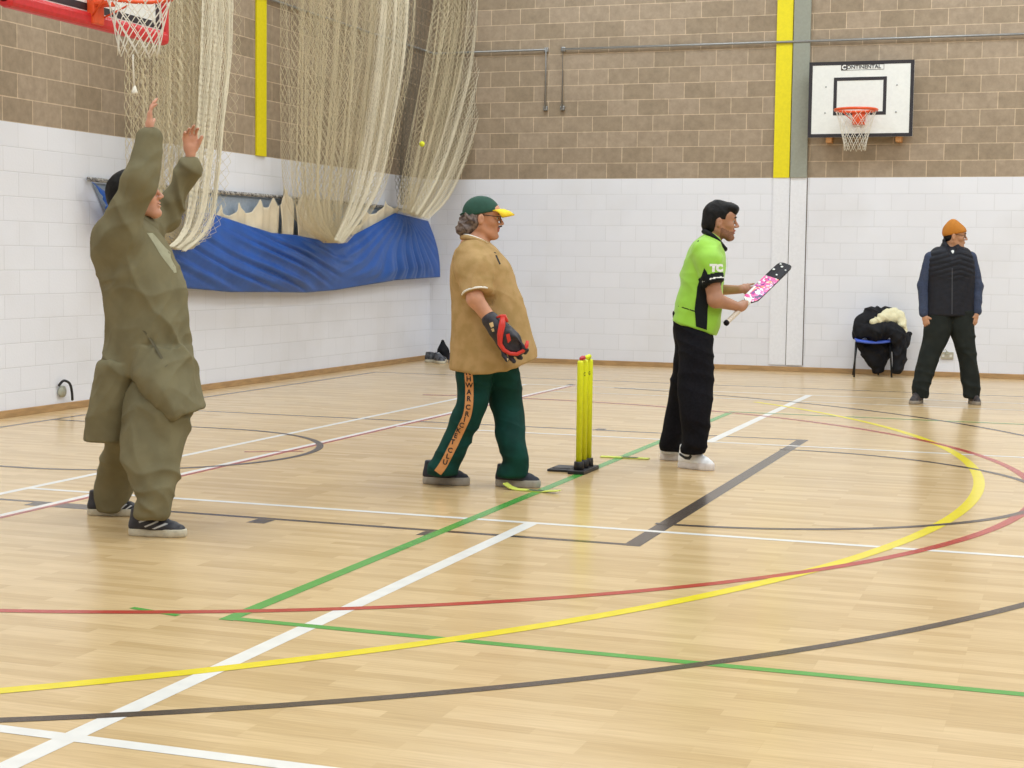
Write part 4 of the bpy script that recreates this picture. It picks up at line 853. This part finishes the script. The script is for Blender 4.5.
def pk(C):
    q = ((C-hc)@R)/1.04; o = np.zeros(len(C), int)
    beard = (q[:, 2] < -.03-.25*(q[:, 0]-.0)) & (q[:, 2] > -.125) & (q[:, 0] > .0) & (q[:, 2] < -.035) & (q[:, 2] < -.055+.45*np.maximum(0, .06-q[:, 0])) & (np.abs(q[:, 1]) < .08)
    o[beard] = 1; o[(q[:, 2] > -.044) & (q[:, 2] < -.034) & (q[:, 0] > .085) & (np.abs(q[:, 1]) < .026)] = 1
    o[(np.abs(q[:, 2]+.056) < .01) & (q[:, 0] > .086) & (np.abs(q[:, 1]) < .02)] = 2; return o
man = pl.put(S.mesh('person', [skinC, stub, lip], pick=pk)); tag(man, 'person in a lime green jersey and black trousers holding a cricket bat', 'person'); eyes(f, R, man, None, hairb)
S = Solid((-.1, -.16, 1.4), (.45, .16, 1.85), .0048)
S.ell(f(-.012, 0, .042), (.103, .087, .102), R, k=.005); S.ell(f(.045, 0, .092), (.07, .07, .036), R, k=.02); S.ell(f(.084, 0, .074), (.024, .058, .026), R, k=.02); S.ell(f(-.056, 0, -.01), (.063, .078, .08), R, k=.02)
S.plane(f(0, 0, -.075), R@nrm((.5, 0, -1)), .006)
sl, g = S.reg(S.lo, S.lo+S.n*S.res); q = [sum((g[j]-hc[j])*R[j][i] for j in range(3))/1.04 for i in range(3)]
face = np.minimum(q[0]-.028-.35*np.maximum(q[2]-.03, 0), .05-q[2]); ear = np.minimum(q[0]+.03, .018-q[2]); S.v = np.maximum(S.v, np.maximum(face, ear).astype(np.float32))
S.mesh('hair', hairb, man, wrinkle=folds(.004, [((16, 8, 6), 1), ((4, 20, 10), .7)], 4))
S = Solid((-.25, -.42, .75), (.4, .42, 1.62), .006)
S.loft(pl.st([(233, 706, 715, .06), (238, 700, 718.5, .11), (246, 692, 721.5, .165), (256, 686.5, 724, .19), (270, 682.5, 724.5, .19), (285, 680, 723, .185), (298, 677, 722, .175), (312, 674, 721.5, .17), (326, 671.5, 720, .165), (336, 671, 716, .16)]), .01, 2.2, .012)
S.chain([L(705, 251, -.13), L(709, 262, -.185), L(713.5, 283, -.215)], [.08, .073, .07], .04); S.chain([L(707, 251, .13), L(710, 262, .185), L(714, 282, .22)], [.078, .072, .066], .04)
a = L(672, 320.5, 0); c = L(714, 335, 0); S.plane(a, (c[2]-a[2], 0, -(c[0]-a[0])), .004)
e = L(713.5, 283, -.215); s2 = L(709, 262, -.185); ax2 = nrm(e-s2)
sl, g = S.reg(e-np.array((.12, .12, .14)), e+np.array((.12, .07, .03))); dd = (g[0]-e[0])*ax2[0]+(g[1]-e[1])*ax2[1]+(g[2]-e[2])*ax2[2]
cutm = (np.sqrt((g[0]-e[0])**2+(g[1]-e[1])**2+(g[2]-e[2])**2) < .11) & (g[1]+0*g[0]+0*g[2] < -.175); S.v[sl] = np.where(cutm, np.maximum(S.v[sl], dd), S.v[sl])
def pk(C):
    t = (C-e)@ax2; rr = np.linalg.norm(C-e-t[:, None]*ax2, axis=1); o = np.zeros(len(C), int); m = (rr < .09) & (C[:, 1] < -.13); o[m & (t > -.05)] = 1; o[m & (t > -.021) & (t < -.013)] = 2; return o
sh_ = S.mesh('jersey', [lime2, jb, jw], man, wrinkle=folds(.009, [((5, 0, 4), 1), ((8, 1, -5), .8), ((3, 3, 12), .3)], 17, .05), pick=pk); ts = bvh(sh_)
project('side_panel', poly(pl, [(702.5, 268), (705, 272), (708.5, 284), (708.5, 300), (707.5, 313), (707, 330), (696, 326.5), (694.5, 309), (697, 287)], -.17), [tuple(range(9))], ts, jb, sh_, .0045, 9)
project('shoulder_mark', poly(pl, [(694, 241), (697.5, 237), (699.5, 237.5), (697, 242)], -.1), [(0, 1, 2, 3)], ts, jb, sh_, .002, 2)
project('back_piping', poly(pl, [(674, 304.3), (674.3, 305.3), (695, 312), (695, 310.8)], -.1), [(0, 1, 2, 3)], ts, jb, sh_, .002, 4)
for ch, x in (('T', 713), ('C', 719.5)):
    V, F = textmesh(ch, .06, .005, 1.15); c = L(x, 268.3, -.25); project('letter', [(c[0]+v[0], c[2]+v[1]) for v in V], F, ts, jw, sh_, .004, 3)
cp = [L(704, 231.5, 0), L(708, 233, -.085), L(717, 240, -.095), L(723.5, 247.5, -.04), L(725, 249, 0), L(723.5, 247.5, .04), L(717, 240, .095), L(708, 233, .085)]
b = MB(); b.tube(crom([Vector(p) for p in cp]+[Vector(cp[0])], 4)[:-1], .0175, 8, closed=True); b.build('collar', jb, sh_)
bt = mat('black_trouser_cloth', (18, 17, 22), .9, var=.2, vscale=60, spec=.15)
S = Solid((-.25, -.45, .02), (.3, .45, 1.05), .0062); S.loft(pl.st(rn), .02, 2.1, .01); S.loft(pl.st(rf), .012, 2.1, .01); S.mesh('trousers', bt, man, wrinkle=folds(.01, [((3, 0, 9), 1), ((9, 1, 3), .6)], 22))
shw = mat('white_leather', (236, 236, 240), .4, var=.02); sow = mat('pale_sole', (222, 214, 212), .5)
h0, h1 = pl.G(678.5, 467), pl.G(713.5, 471)
d_ = h1-h0; h1 = h0+d_/np.linalg.norm(d_)*max(.27, min(.31, np.linalg.norm(d_)))
sh, M = shoe(pl, h0, h1, shw, sow, man, .115, sole=.036, lace=shw, zs=1.4); ts = bvh(sh)
project('swoosh', poly(pl, [(679.5, 453.5), (681, 457), (686, 460.5), (690, 460.5), (692.5, 457), (691, 455), (689, 457.5), (685.5, 457.3), (682, 455)], nf-.03), [tuple(range(9))], ts, mat('swoosh_black', (28, 28, 32), .5), sh, .002, 3)
h0, h1 = pl.G(659.5, 459.5), pl.G(694, 461); sh, M = shoe(pl, h0, h1, shw, sow, man, .115, sole=.036, lace=shw, zs=1.4); ts = bvh(sh)
project('swoosh', poly(pl, [(674, 450), (675, 452), (680, 452.8), (680, 451)], ff-.03), [(0, 1, 2, 3)], ts, mat('swoosh_black', (28, 28, 32), .5), sh, .002, 2)

# cricket bat
tocam = nrm(np.array((0, -1, 0.0))); wv = nrm(np.cross(ax, tocam)); nv = nrm(np.cross(wv, ax)); nv = nv if nv[1] < 0 else -nv
th = .75; wv, nv = wv*math.cos(th)+nv*math.sin(th), nv*math.cos(th)-wv*math.sin(th)
if nv[1] > 0: nv = -nv
bat = pl.put(empty('cricket_bat')); tag(bat, 'pink, purple and black cricket bat held by the person in the lime green jersey', 'cricket bat')
stk = bpy.data.materials.new('bat_sticker'); stk.use_nodes = True; n = stk.node_tree.nodes; lk = stk.node_tree.links
tc = n.new('ShaderNodeTexCoord'); vo = n.new('ShaderNodeTexVoronoi'); vo.inputs['Scale'].default_value = 38; nz = n.new('ShaderNodeTexNoise'); nz.inputs['Scale'].default_value = 9; mxv = n.new('ShaderNodeMixRGB'); mxv.inputs[0].default_value = .35
lk.new(tc.outputs['Object'], nz.inputs['Vector']); lk.new(tc.outputs['Object'], mxv.inputs[1]); lk.new(nz.outputs['Color'], mxv.inputs[2]); lk.new(mxv.outputs[0], vo.inputs['Vector'])
rp = n.new('ShaderNodeValToRGB'); rp.color_ramp.interpolation = 'CONSTANT'; e_ = rp.color_ramp.elements; cols = [(0, (226, 60, 150)), (.22, (240, 110, 180)), (.36, (250, 236, 246)), (.48, (140, 60, 160)), (.6, (236, 90, 160)), (.72, (245, 150, 90)), (.8, (70, 36, 100)), (.88, (235, 80, 160))]
e_[0].position = 0; e_[0].color = srgb(*cols[0][1]); e_[1].position = cols[1][0]; e_[1].color = srgb(*cols[1][1])
for p_, c_ in cols[2:]: x = e_.new(p_); x.color = srgb(*c_)
sx = n.new('ShaderNodeSeparateColor'); lk.new(vo.outputs['Color'], sx.inputs[0]); lk.new(sx.outputs[0], rp.inputs[0]); lk.new(rp.outputs[0], n['Principled BSDF'].inputs['Base Color']); n['Principled BSDF'].inputs['Roughness'].default_value = .35
bkb = mat('bat_black', (20, 16, 24), .5, spec=.2); gripm = mat('handle_grip', (214, 200, 184), .6, var=.08, vscale=60)
B = lambda s, u, v: K+ax*s*BL+wv*u+nv*v
prof = [(.345, .018, .012, .016), (.37, .038, .014, .02), (.40, .052, .015, .024), (.5, .054, .015, .03), (.75, .054, .015, .038), (.86, .054, .015, .036), (.95, .052, .014, .026), (.985, .044, .012, .02), (1.0, .028, .01, .014)]
V = []; F = []; MI = []
for (s_, hw_, ft, bk) in prof: V += [B(s_, -hw_, 0), B(s_, -hw_*.98, ft*.6), B(s_, 0, ft*.75), B(s_, hw_*.98, ft*.6), B(s_, hw_, 0), B(s_, hw_*.6, -bk*.55), B(s_, 0, -bk), B(s_, -hw_*.6, -bk*.55)]
for i in range(len(prof)-1):
    for j in range(8): F.append((i*8+j, i*8+(j+1) % 8, i*8+8+(j+1) % 8, i*8+8+j)); MI.append(0 if (j in (1, 2) and i < 4) else 1)
F += [tuple(range(8))[::-1], tuple((len(prof)-1)*8+j for j in range(8))]; MI += [1, 1]
b = MB(); b.v = [tuple(p) for p in V]; b.f = F; b.m = MI; b.sm = [False]*len(F); bl = b.build('blade', [stk, bkb], bat)
b = MB(); b.tube([B(0, 0, 0), B(.01, 0, 0), B(.02, 0, 0), B(.33, 0, 0), B(.37, 0, 0)], [.016, .0175, .0155, .0165, .02], 14); b.build('handle', gripm, bat)
b = MB(); b.tube([B(-.012, 0, 0), B(-.008, 0, 0), B(.012, 0, 0), B(.014, 0, 0)], [.014, .0185, .0185, .015], 14); b.build('handle_cap', bkb, bat)
b = MB(); b.tube([B(.31, 0, 0), B(.345, 0, .002), B(.375, 0, .006), B(.39, 0, .006)], [.018, .022, .018, .004], 12); b.build('splice_label', jw, bat)
for (s_, u_, r_) in ((.72, -.03, .008), (.86, -.036, .009), (.93, -.005, .009), (.96, -.028, .007), (.8, .012, .007), (.74, .036, .006), (.9, .035, .006), (.62, -.04, .01)):
    b = MB(); b.tube([B(s_, u_, .009), B(s_, u_, .0135)], r_, 10); b.build('dot', jw, bl)
b = MB(); b.add([B(.43, -.05, .0105), B(.43, -.032, .0115), B(.56, -.034, .0115), B(.56, -.05, .0105)], [(0, 1, 2, 3)]); b.build('white_panel', jw, bl)

# ================================================================== man in the orange beanie
pl = Place(944, 403.5); L = pl.L
vest = mat('quilted_navy_vest', (26, 28, 38), .6, spec=.3, var=.15, vscale=20); knit = mat('blue_grey_knit', (54, 64, 90), .85, var=.1, vscale=60); dkt = mat('dark_grey_trouser', (36, 40, 38), .9, spec=.2, var=.16, vscale=9); oran = mat('orange_beanie', (184, 116, 36), .9, var=.04, vscale=50, bump=.5, bscale=120)
S = Solid((-.45, -.35, -.01), (.45, .35, 1.9), .0062); R = headR(-.28, -.06); hc = L(955, 236.5, 0); f = head(S, hc, R, 1.0, L(951, 253, .01), .058)
S.seg(L(951, 254, .01), L(950, 264, 0), .06, .08, .03, (1, 0, 0), 1.3, 1.8); S.seg(L(950, 264, 0), L(949, 308, 0), .08, .075, .03, (1, 0, 0), 1.9, 1.7)
aL = [L(930, 258, 0), L(922.5, 286, .02), L(924, 314, -.04)]; aR = [L(970, 258, 0), L(977.5, 286, .02), L(976.5, 313, -.04)]
S.chain(aL, [.05, .04, .028], .02); S.chain(aR, [.05, .04, .028], .02)
hand(S, L(924.5, 316, -.045), (.25, -.2, -1), (.75, .7, 0), 1, (.4, .5, .6, .7), .98); hand(S, L(976.5, 314.5, -.045), (-.2, -.2, -1), (-.75, .7, 0), -1, (.4, .5, .6, .7), .98)
rl1 = [(310, 926, 952, .12), (330, 924, 951, .125), (340, 923, 947.5, .12), (352, 920.5, 941.5, .11, -.01), (365, 917.5, 936.5, .1, -.02), (378, 914.5, 932, .09, -.03), (388, 912.5, 929, .085, -.03), (398, 912.5, 928, .085, -.02)]
rr1 = [(310, 947, 973, .12), (330, 949, 974, .125), (340, 953, 974.5, .12), (352, 957, 975.5, .11, -.01), (365, 960, 977, .1, -.02), (378, 961.5, 979, .09, -.03), (388, 963, 979.5, .085, -.03), (398, 964, 979, .085, -.02)]
legs(S, (rl1, rr1), pl, .04)
man = pl.put(S.mesh('person', skinD)); tag(man, 'person in an orange beanie and dark padded vest standing by the back wall', 'person'); eyes(f, R, man, None, hairb)
S = Solid((-.15, -.18, 1.4), (.35, .18, 1.95), .005); S.ell(f(-.012, 0, .05), (.112, .092, .085), R, k=.005); S.ell(f(-.03, 0, .105), (.05, .05, .06), R, k=.05); S.seg(f(-.08, 0, .02), f(.06, 0, .048), .04, .04, .02, R[:, 1], 1.9); S.plane(f(0, 0, .022), R@nrm((.28, 0, -1)), .004)
S.mesh('beanie', oran, man)
S = Solid((-.2, -.18, 1.35), (.3, .18, 1.8), .005); S.ell(f(-.035, 0, .0), (.075, .078, .065), R, k=.01); S.plane(f(-.03, 0, 0), R@nrm((1, 0, 0)), .005); S.plane(f(0, 0, -.05), R@nrm((.2, 0, -1)), .005); S.mesh('hair', hairb, man)
b = MB(); b.tube([f(-.005, -.082, .02), f(.1, -.06, .012), f(.106, -.03, .0), f(.103, -.058, -.008), f(.09, -.062, .005)], .0022, 6); b.build('glasses', gl, man)
S = Solid((-.3, -.25, .8), (.35, .25, 1.65), .0062)
S.loft(pl.st([(247, 936, 966, .09, .01), (251, 931, 970, .115), (257, 927.5, 973, .13), (268, 926, 974.5, .14), (285, 926.5, 974, .14), (300, 925.5, 973.5, .142), (316, 924.5, 973.5, .14)]), .01, 2.3, .02)
vq = lambda V: (.006*np.abs(np.sin((V[:, 2]+.3*np.abs(V[:, 0]-.07))*PI/.05))-.003)*np.clip((V[:, 2]-1.18)*9, .12, 1)
S.seg(L(951, 250, .01), L(952, 243, .015), .085, .082, .015, (1, 0, 0), 1.25, 1.15); S.seg(L(952.5, 239, -.075), L(953, 262, -.165), .07, .014, .012, op='sub')
S.ell(L(952.5, 241, 0), (.075, .065, .06), None, k=.01, op='sub')
v1 = S.mesh('padded_vest', vest, man, wrinkle=vq); tv = bvh(v1)
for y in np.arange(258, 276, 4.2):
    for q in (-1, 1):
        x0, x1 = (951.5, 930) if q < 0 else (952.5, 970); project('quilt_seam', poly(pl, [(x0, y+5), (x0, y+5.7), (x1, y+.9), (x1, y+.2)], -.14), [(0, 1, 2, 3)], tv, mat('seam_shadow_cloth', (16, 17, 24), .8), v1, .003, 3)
project('zip', poly(pl, [(951.7, 268), (952.5, 268), (952.3, 314), (951.5, 314)], -.14), [(0, 1, 2, 3)], tv, mat('dark_zip', (70, 72, 80), .5), v1, .003, 3)
S = Solid((-.1, -.2, 1.3), (.25, .1, 1.6), .005); S.ell(L(952.5, 256, -.055), (.04, .045, .06), None); S.mesh('white_t_shirt', jw, man)
S = Solid((-.4, -.25, .8), (.45, .25, 1.6), .006); S.chain([L(931, 258, 0), L(923.5, 286, .02), L(924, 313, -.035)], [.065, .056, .043], .02); S.chain([L(970, 258, 0), L(977, 286, .02), L(976.5, 312, -.035)], [.065, .056, .043], .02)
S.mesh('sweater_sleeves', knit, man, wrinkle=folds(.008, [((3, 2, 12), 1), ((4, 0, 8), .5)], 6))
S = Solid((-.4, -.25, .04), (.45, .25, 1.0), .0062); S.loft(pl.st(rl1), .015, 2.1, .01); S.loft(pl.st(rr1), .015, 2.1, .01); S.mesh('trousers', dkt, man, wrinkle=folds(.011, [((3, 1, 8), 1), ((9, 0, 5), .6)], 41))
brs = mat('dark_trainer', (46, 42, 46), .6, var=.3, vscale=40, rgb2=(72, 62, 60)); brl = mat('taupe_sole', (150, 140, 128), .7)
Z0 = np.array((1, 1, 0))
shoe(pl, L(921, 400, .04)*Z0, L(911, 404, -.17)*Z0, brs, brl, man, .105, lace=gp, zs=1.35); shoe(pl, L(970, 400, .04)*Z0, L(979, 404, -.17)*Z0, brs, brl, man, .105, lace=gp, zs=1.35)

# ================================================================== chair with coats
pl = Place(871, 375.6); L = pl.L; W_ = on(876, 340, 1, 19.78); pl.W = Vector((W_.x, 19.78, 0))
ch = pl.put(empty('stacking_chair')); tag(ch, 'blue plastic chair on black metal legs under coats by the back wall', 'chair')
seatb = mat('blue_plastic', (62, 92, 196), .4); legm = mat('black_metal_leg', (30, 30, 34), .5, .3)
sz = L(872, 339, -.2)[2]; xa = L(856, 339, -.2)[0]; xb = L(892, 339, -.2)[0]; xm = (xa+xb)/2; hw_ = (xb-xa)/2
V = []; F = []; nu, nw = 17, 12
for j in range(nw):
    for i in range(nu):
        u_ = -1+2*i/(nu-1); q = j/(nw-1); V.append((xm+u_*hw_*(1-.2*q), -.2+.4*q, sz-.022*(1-u_*u_)+(.03*q*q)-(.02 if j == 0 else 0)))
F = [(j*nu+i, j*nu+i+1, (j+1)*nu+i+1, (j+1)*nu+i) for j in range(nw-1) for i in range(nu-1)]
b = MB(); b.add(V, F, 0, True); o = b.build('seat', seatb, ch); m_ = o.modifiers.new('t', 'SOLIDIFY'); m_.thickness = .02
V = []
for j in range(8):
    for i in range(nu):
        u_ = -1+2*i/(nu-1); q = j/7; V.append((xm+u_*hw_*(.7-.05*q), .16+.03*q-.04*(u_*u_), sz+.08+.17*q-.015*abs(u_)**3))
b = MB(); b.add(V, [(j*nu+i, j*nu+i+1, (j+1)*nu+i+1, (j+1)*nu+i) for j in range(7) for i in range(nu-1)], 0, True); o = b.build('backrest', seatb, ch); m_ = o.modifiers.new('t', 'SOLIDIFY'); m_.thickness = .012
for sx_ in (-1, 1):
    b = MB(); b.tube([(xm+sx_*(hw_+.01), -.2, 0), (xm+sx_*(hw_-.01), -.15, sz-.04)], .011, 8); b.build('leg', legm, ch)
    b = MB(); b.tube([(xm+sx_*(hw_-.06), .2, 0), (xm+sx_*(hw_-.09), .13, sz-.03), (xm+sx_*(hw_-.09), .17, sz+.22)], .011, 8); b.build('leg', legm, ch)
coatm = mat('black_coat_cloth', (20, 20, 25), .75, spec=.25, var=.25, vscale=10); crm = mat('cream_coat_cloth', (222, 214, 178), .8, var=.05)
S = Solid((-.35, -.36, .0), (.6, .26, .95), .008)
S.chain([L(858, 333, 0), L(863, 322, 0), L(873, 315, .05), L(885, 312, .08), L(895, 313.5, .08)], [.07, .08, .085, .06, .045], .03); S.ell(L(877, 325, .02), (.22, .13, .13), None, k=.05); S.chain([L(860, 335, -.1), L(858, 329, -.06), L(864, 322, -.05), L(872, 318, -.05)], [.04, .05, .06, .04], .03); S.chain([L(862, 331, -.08), L(874, 331.5, -.12), L(888, 330, -.12)], [.07, .085, .08], .03)
S.chain([L(890, 328, -.14), L(898, 335, -.2), L(899.5, 350, -.21), L(898.5, 368, -.21)], [.07, .07, .065, .065], .02); S.chain([L(902, 347, -.16), L(907, 338, -.1), L(909, 334, -.08)], [.035, .04, .028], .02)
S.loft(pl.st([(343, 857, 893, .05, -.02), (350, 860, 892, .06, -.02), (357, 865, 889, .06, -.02), (364, 870, 886.5, .055, -.02), (372, 873, 882.5, .04, -.02)]), .02, 2.2, .015)
S.plane((0, 0, .012), (0, 0, -1), .002)
o = pl.put(S.mesh('coat', coatm, None, wrinkle=folds(.03, [((6, 2, 7), 1), ((10, 3, -6), .7)], 51, .08))); tag(o, 'black coat heaped over the chair and hanging to the floor', 'coat')
S = Solid((-.1, -.3, .4), (.5, .3, .95), .007)
S.ell(L(889, 318, -.06), (.12, .07, .07), None, k=.03); S.chain([L(873, 322, -.12), L(881, 319, -.11), L(888, 314, -.06), L(893, 311.5, -.02), L(899, 316, -.06), L(903, 326, -.12), L(904.5, 335, -.15)], [.03, .05, .05, .045, .05, .04, .025], .02)
o = pl.put(S.mesh('jacket', crm, None, wrinkle=folds(.02, [((9, 2, 9), 1), ((12, 0, -7), .7)], 52, .06))); tag(o, 'cream jacket crumpled on top of the black coat', 'jacket')

# ================================================================== kit left in the far corner
shg = mat('trainer_black_white', (30, 30, 36), .5, var=.6, vscale=22, rgb2=(90, 92, 98))
def loose_shoe(px, py, ang, lab, sole=solew, up=shg):
    W = on(px, py, 2, 0.0); W = on(px, py, 1, 19.45); W.z = 0; o, _ = shoe(None, None, None, up, sole, None, .1, 'trainer', M=Matrix.Diagonal((1.05, 1.1, 1.35, 1)), lace=jw); o.location = W; o.rotation_euler = (0, 0, ang)
    tag(o, lab, 'shoe'); return o
loose_shoe(424.5, 361, .5, 'black and white trainer at the left end of the pile in the far corner'); loose_shoe(436, 361.6, -.9, 'black and white trainer in the middle of the far corner pile'); loose_shoe(448, 362, .3, 'dark trainer at the right end of the far corner pile', sgrey, mat('navy_trainer', (44, 50, 74), .6))
W = Vector((on(443, 350, 1, 19.7).x, 19.7, 0)); S = Solid((-.2, -.16, 0), (.2, .16, .5), .007); S.seg((0, 0, .07), (0, .0, .14), .07, .065, .02, (1, 0, 0), 1.15); S.seg((0, 0, .14), (-.005, 0, .27), .065, .014, .03, (1, 0, 0), 1.1); S.plane((0, 0, .005), (0, 0, -1), .002)
o = S.mesh('kit_bag', coatm, None, wrinkle=folds(.008, [((5, 3, 4), 1)], 5)); o.location = W; tag(o, 'small black pointed bag standing behind the trainers in the corner', 'bag')
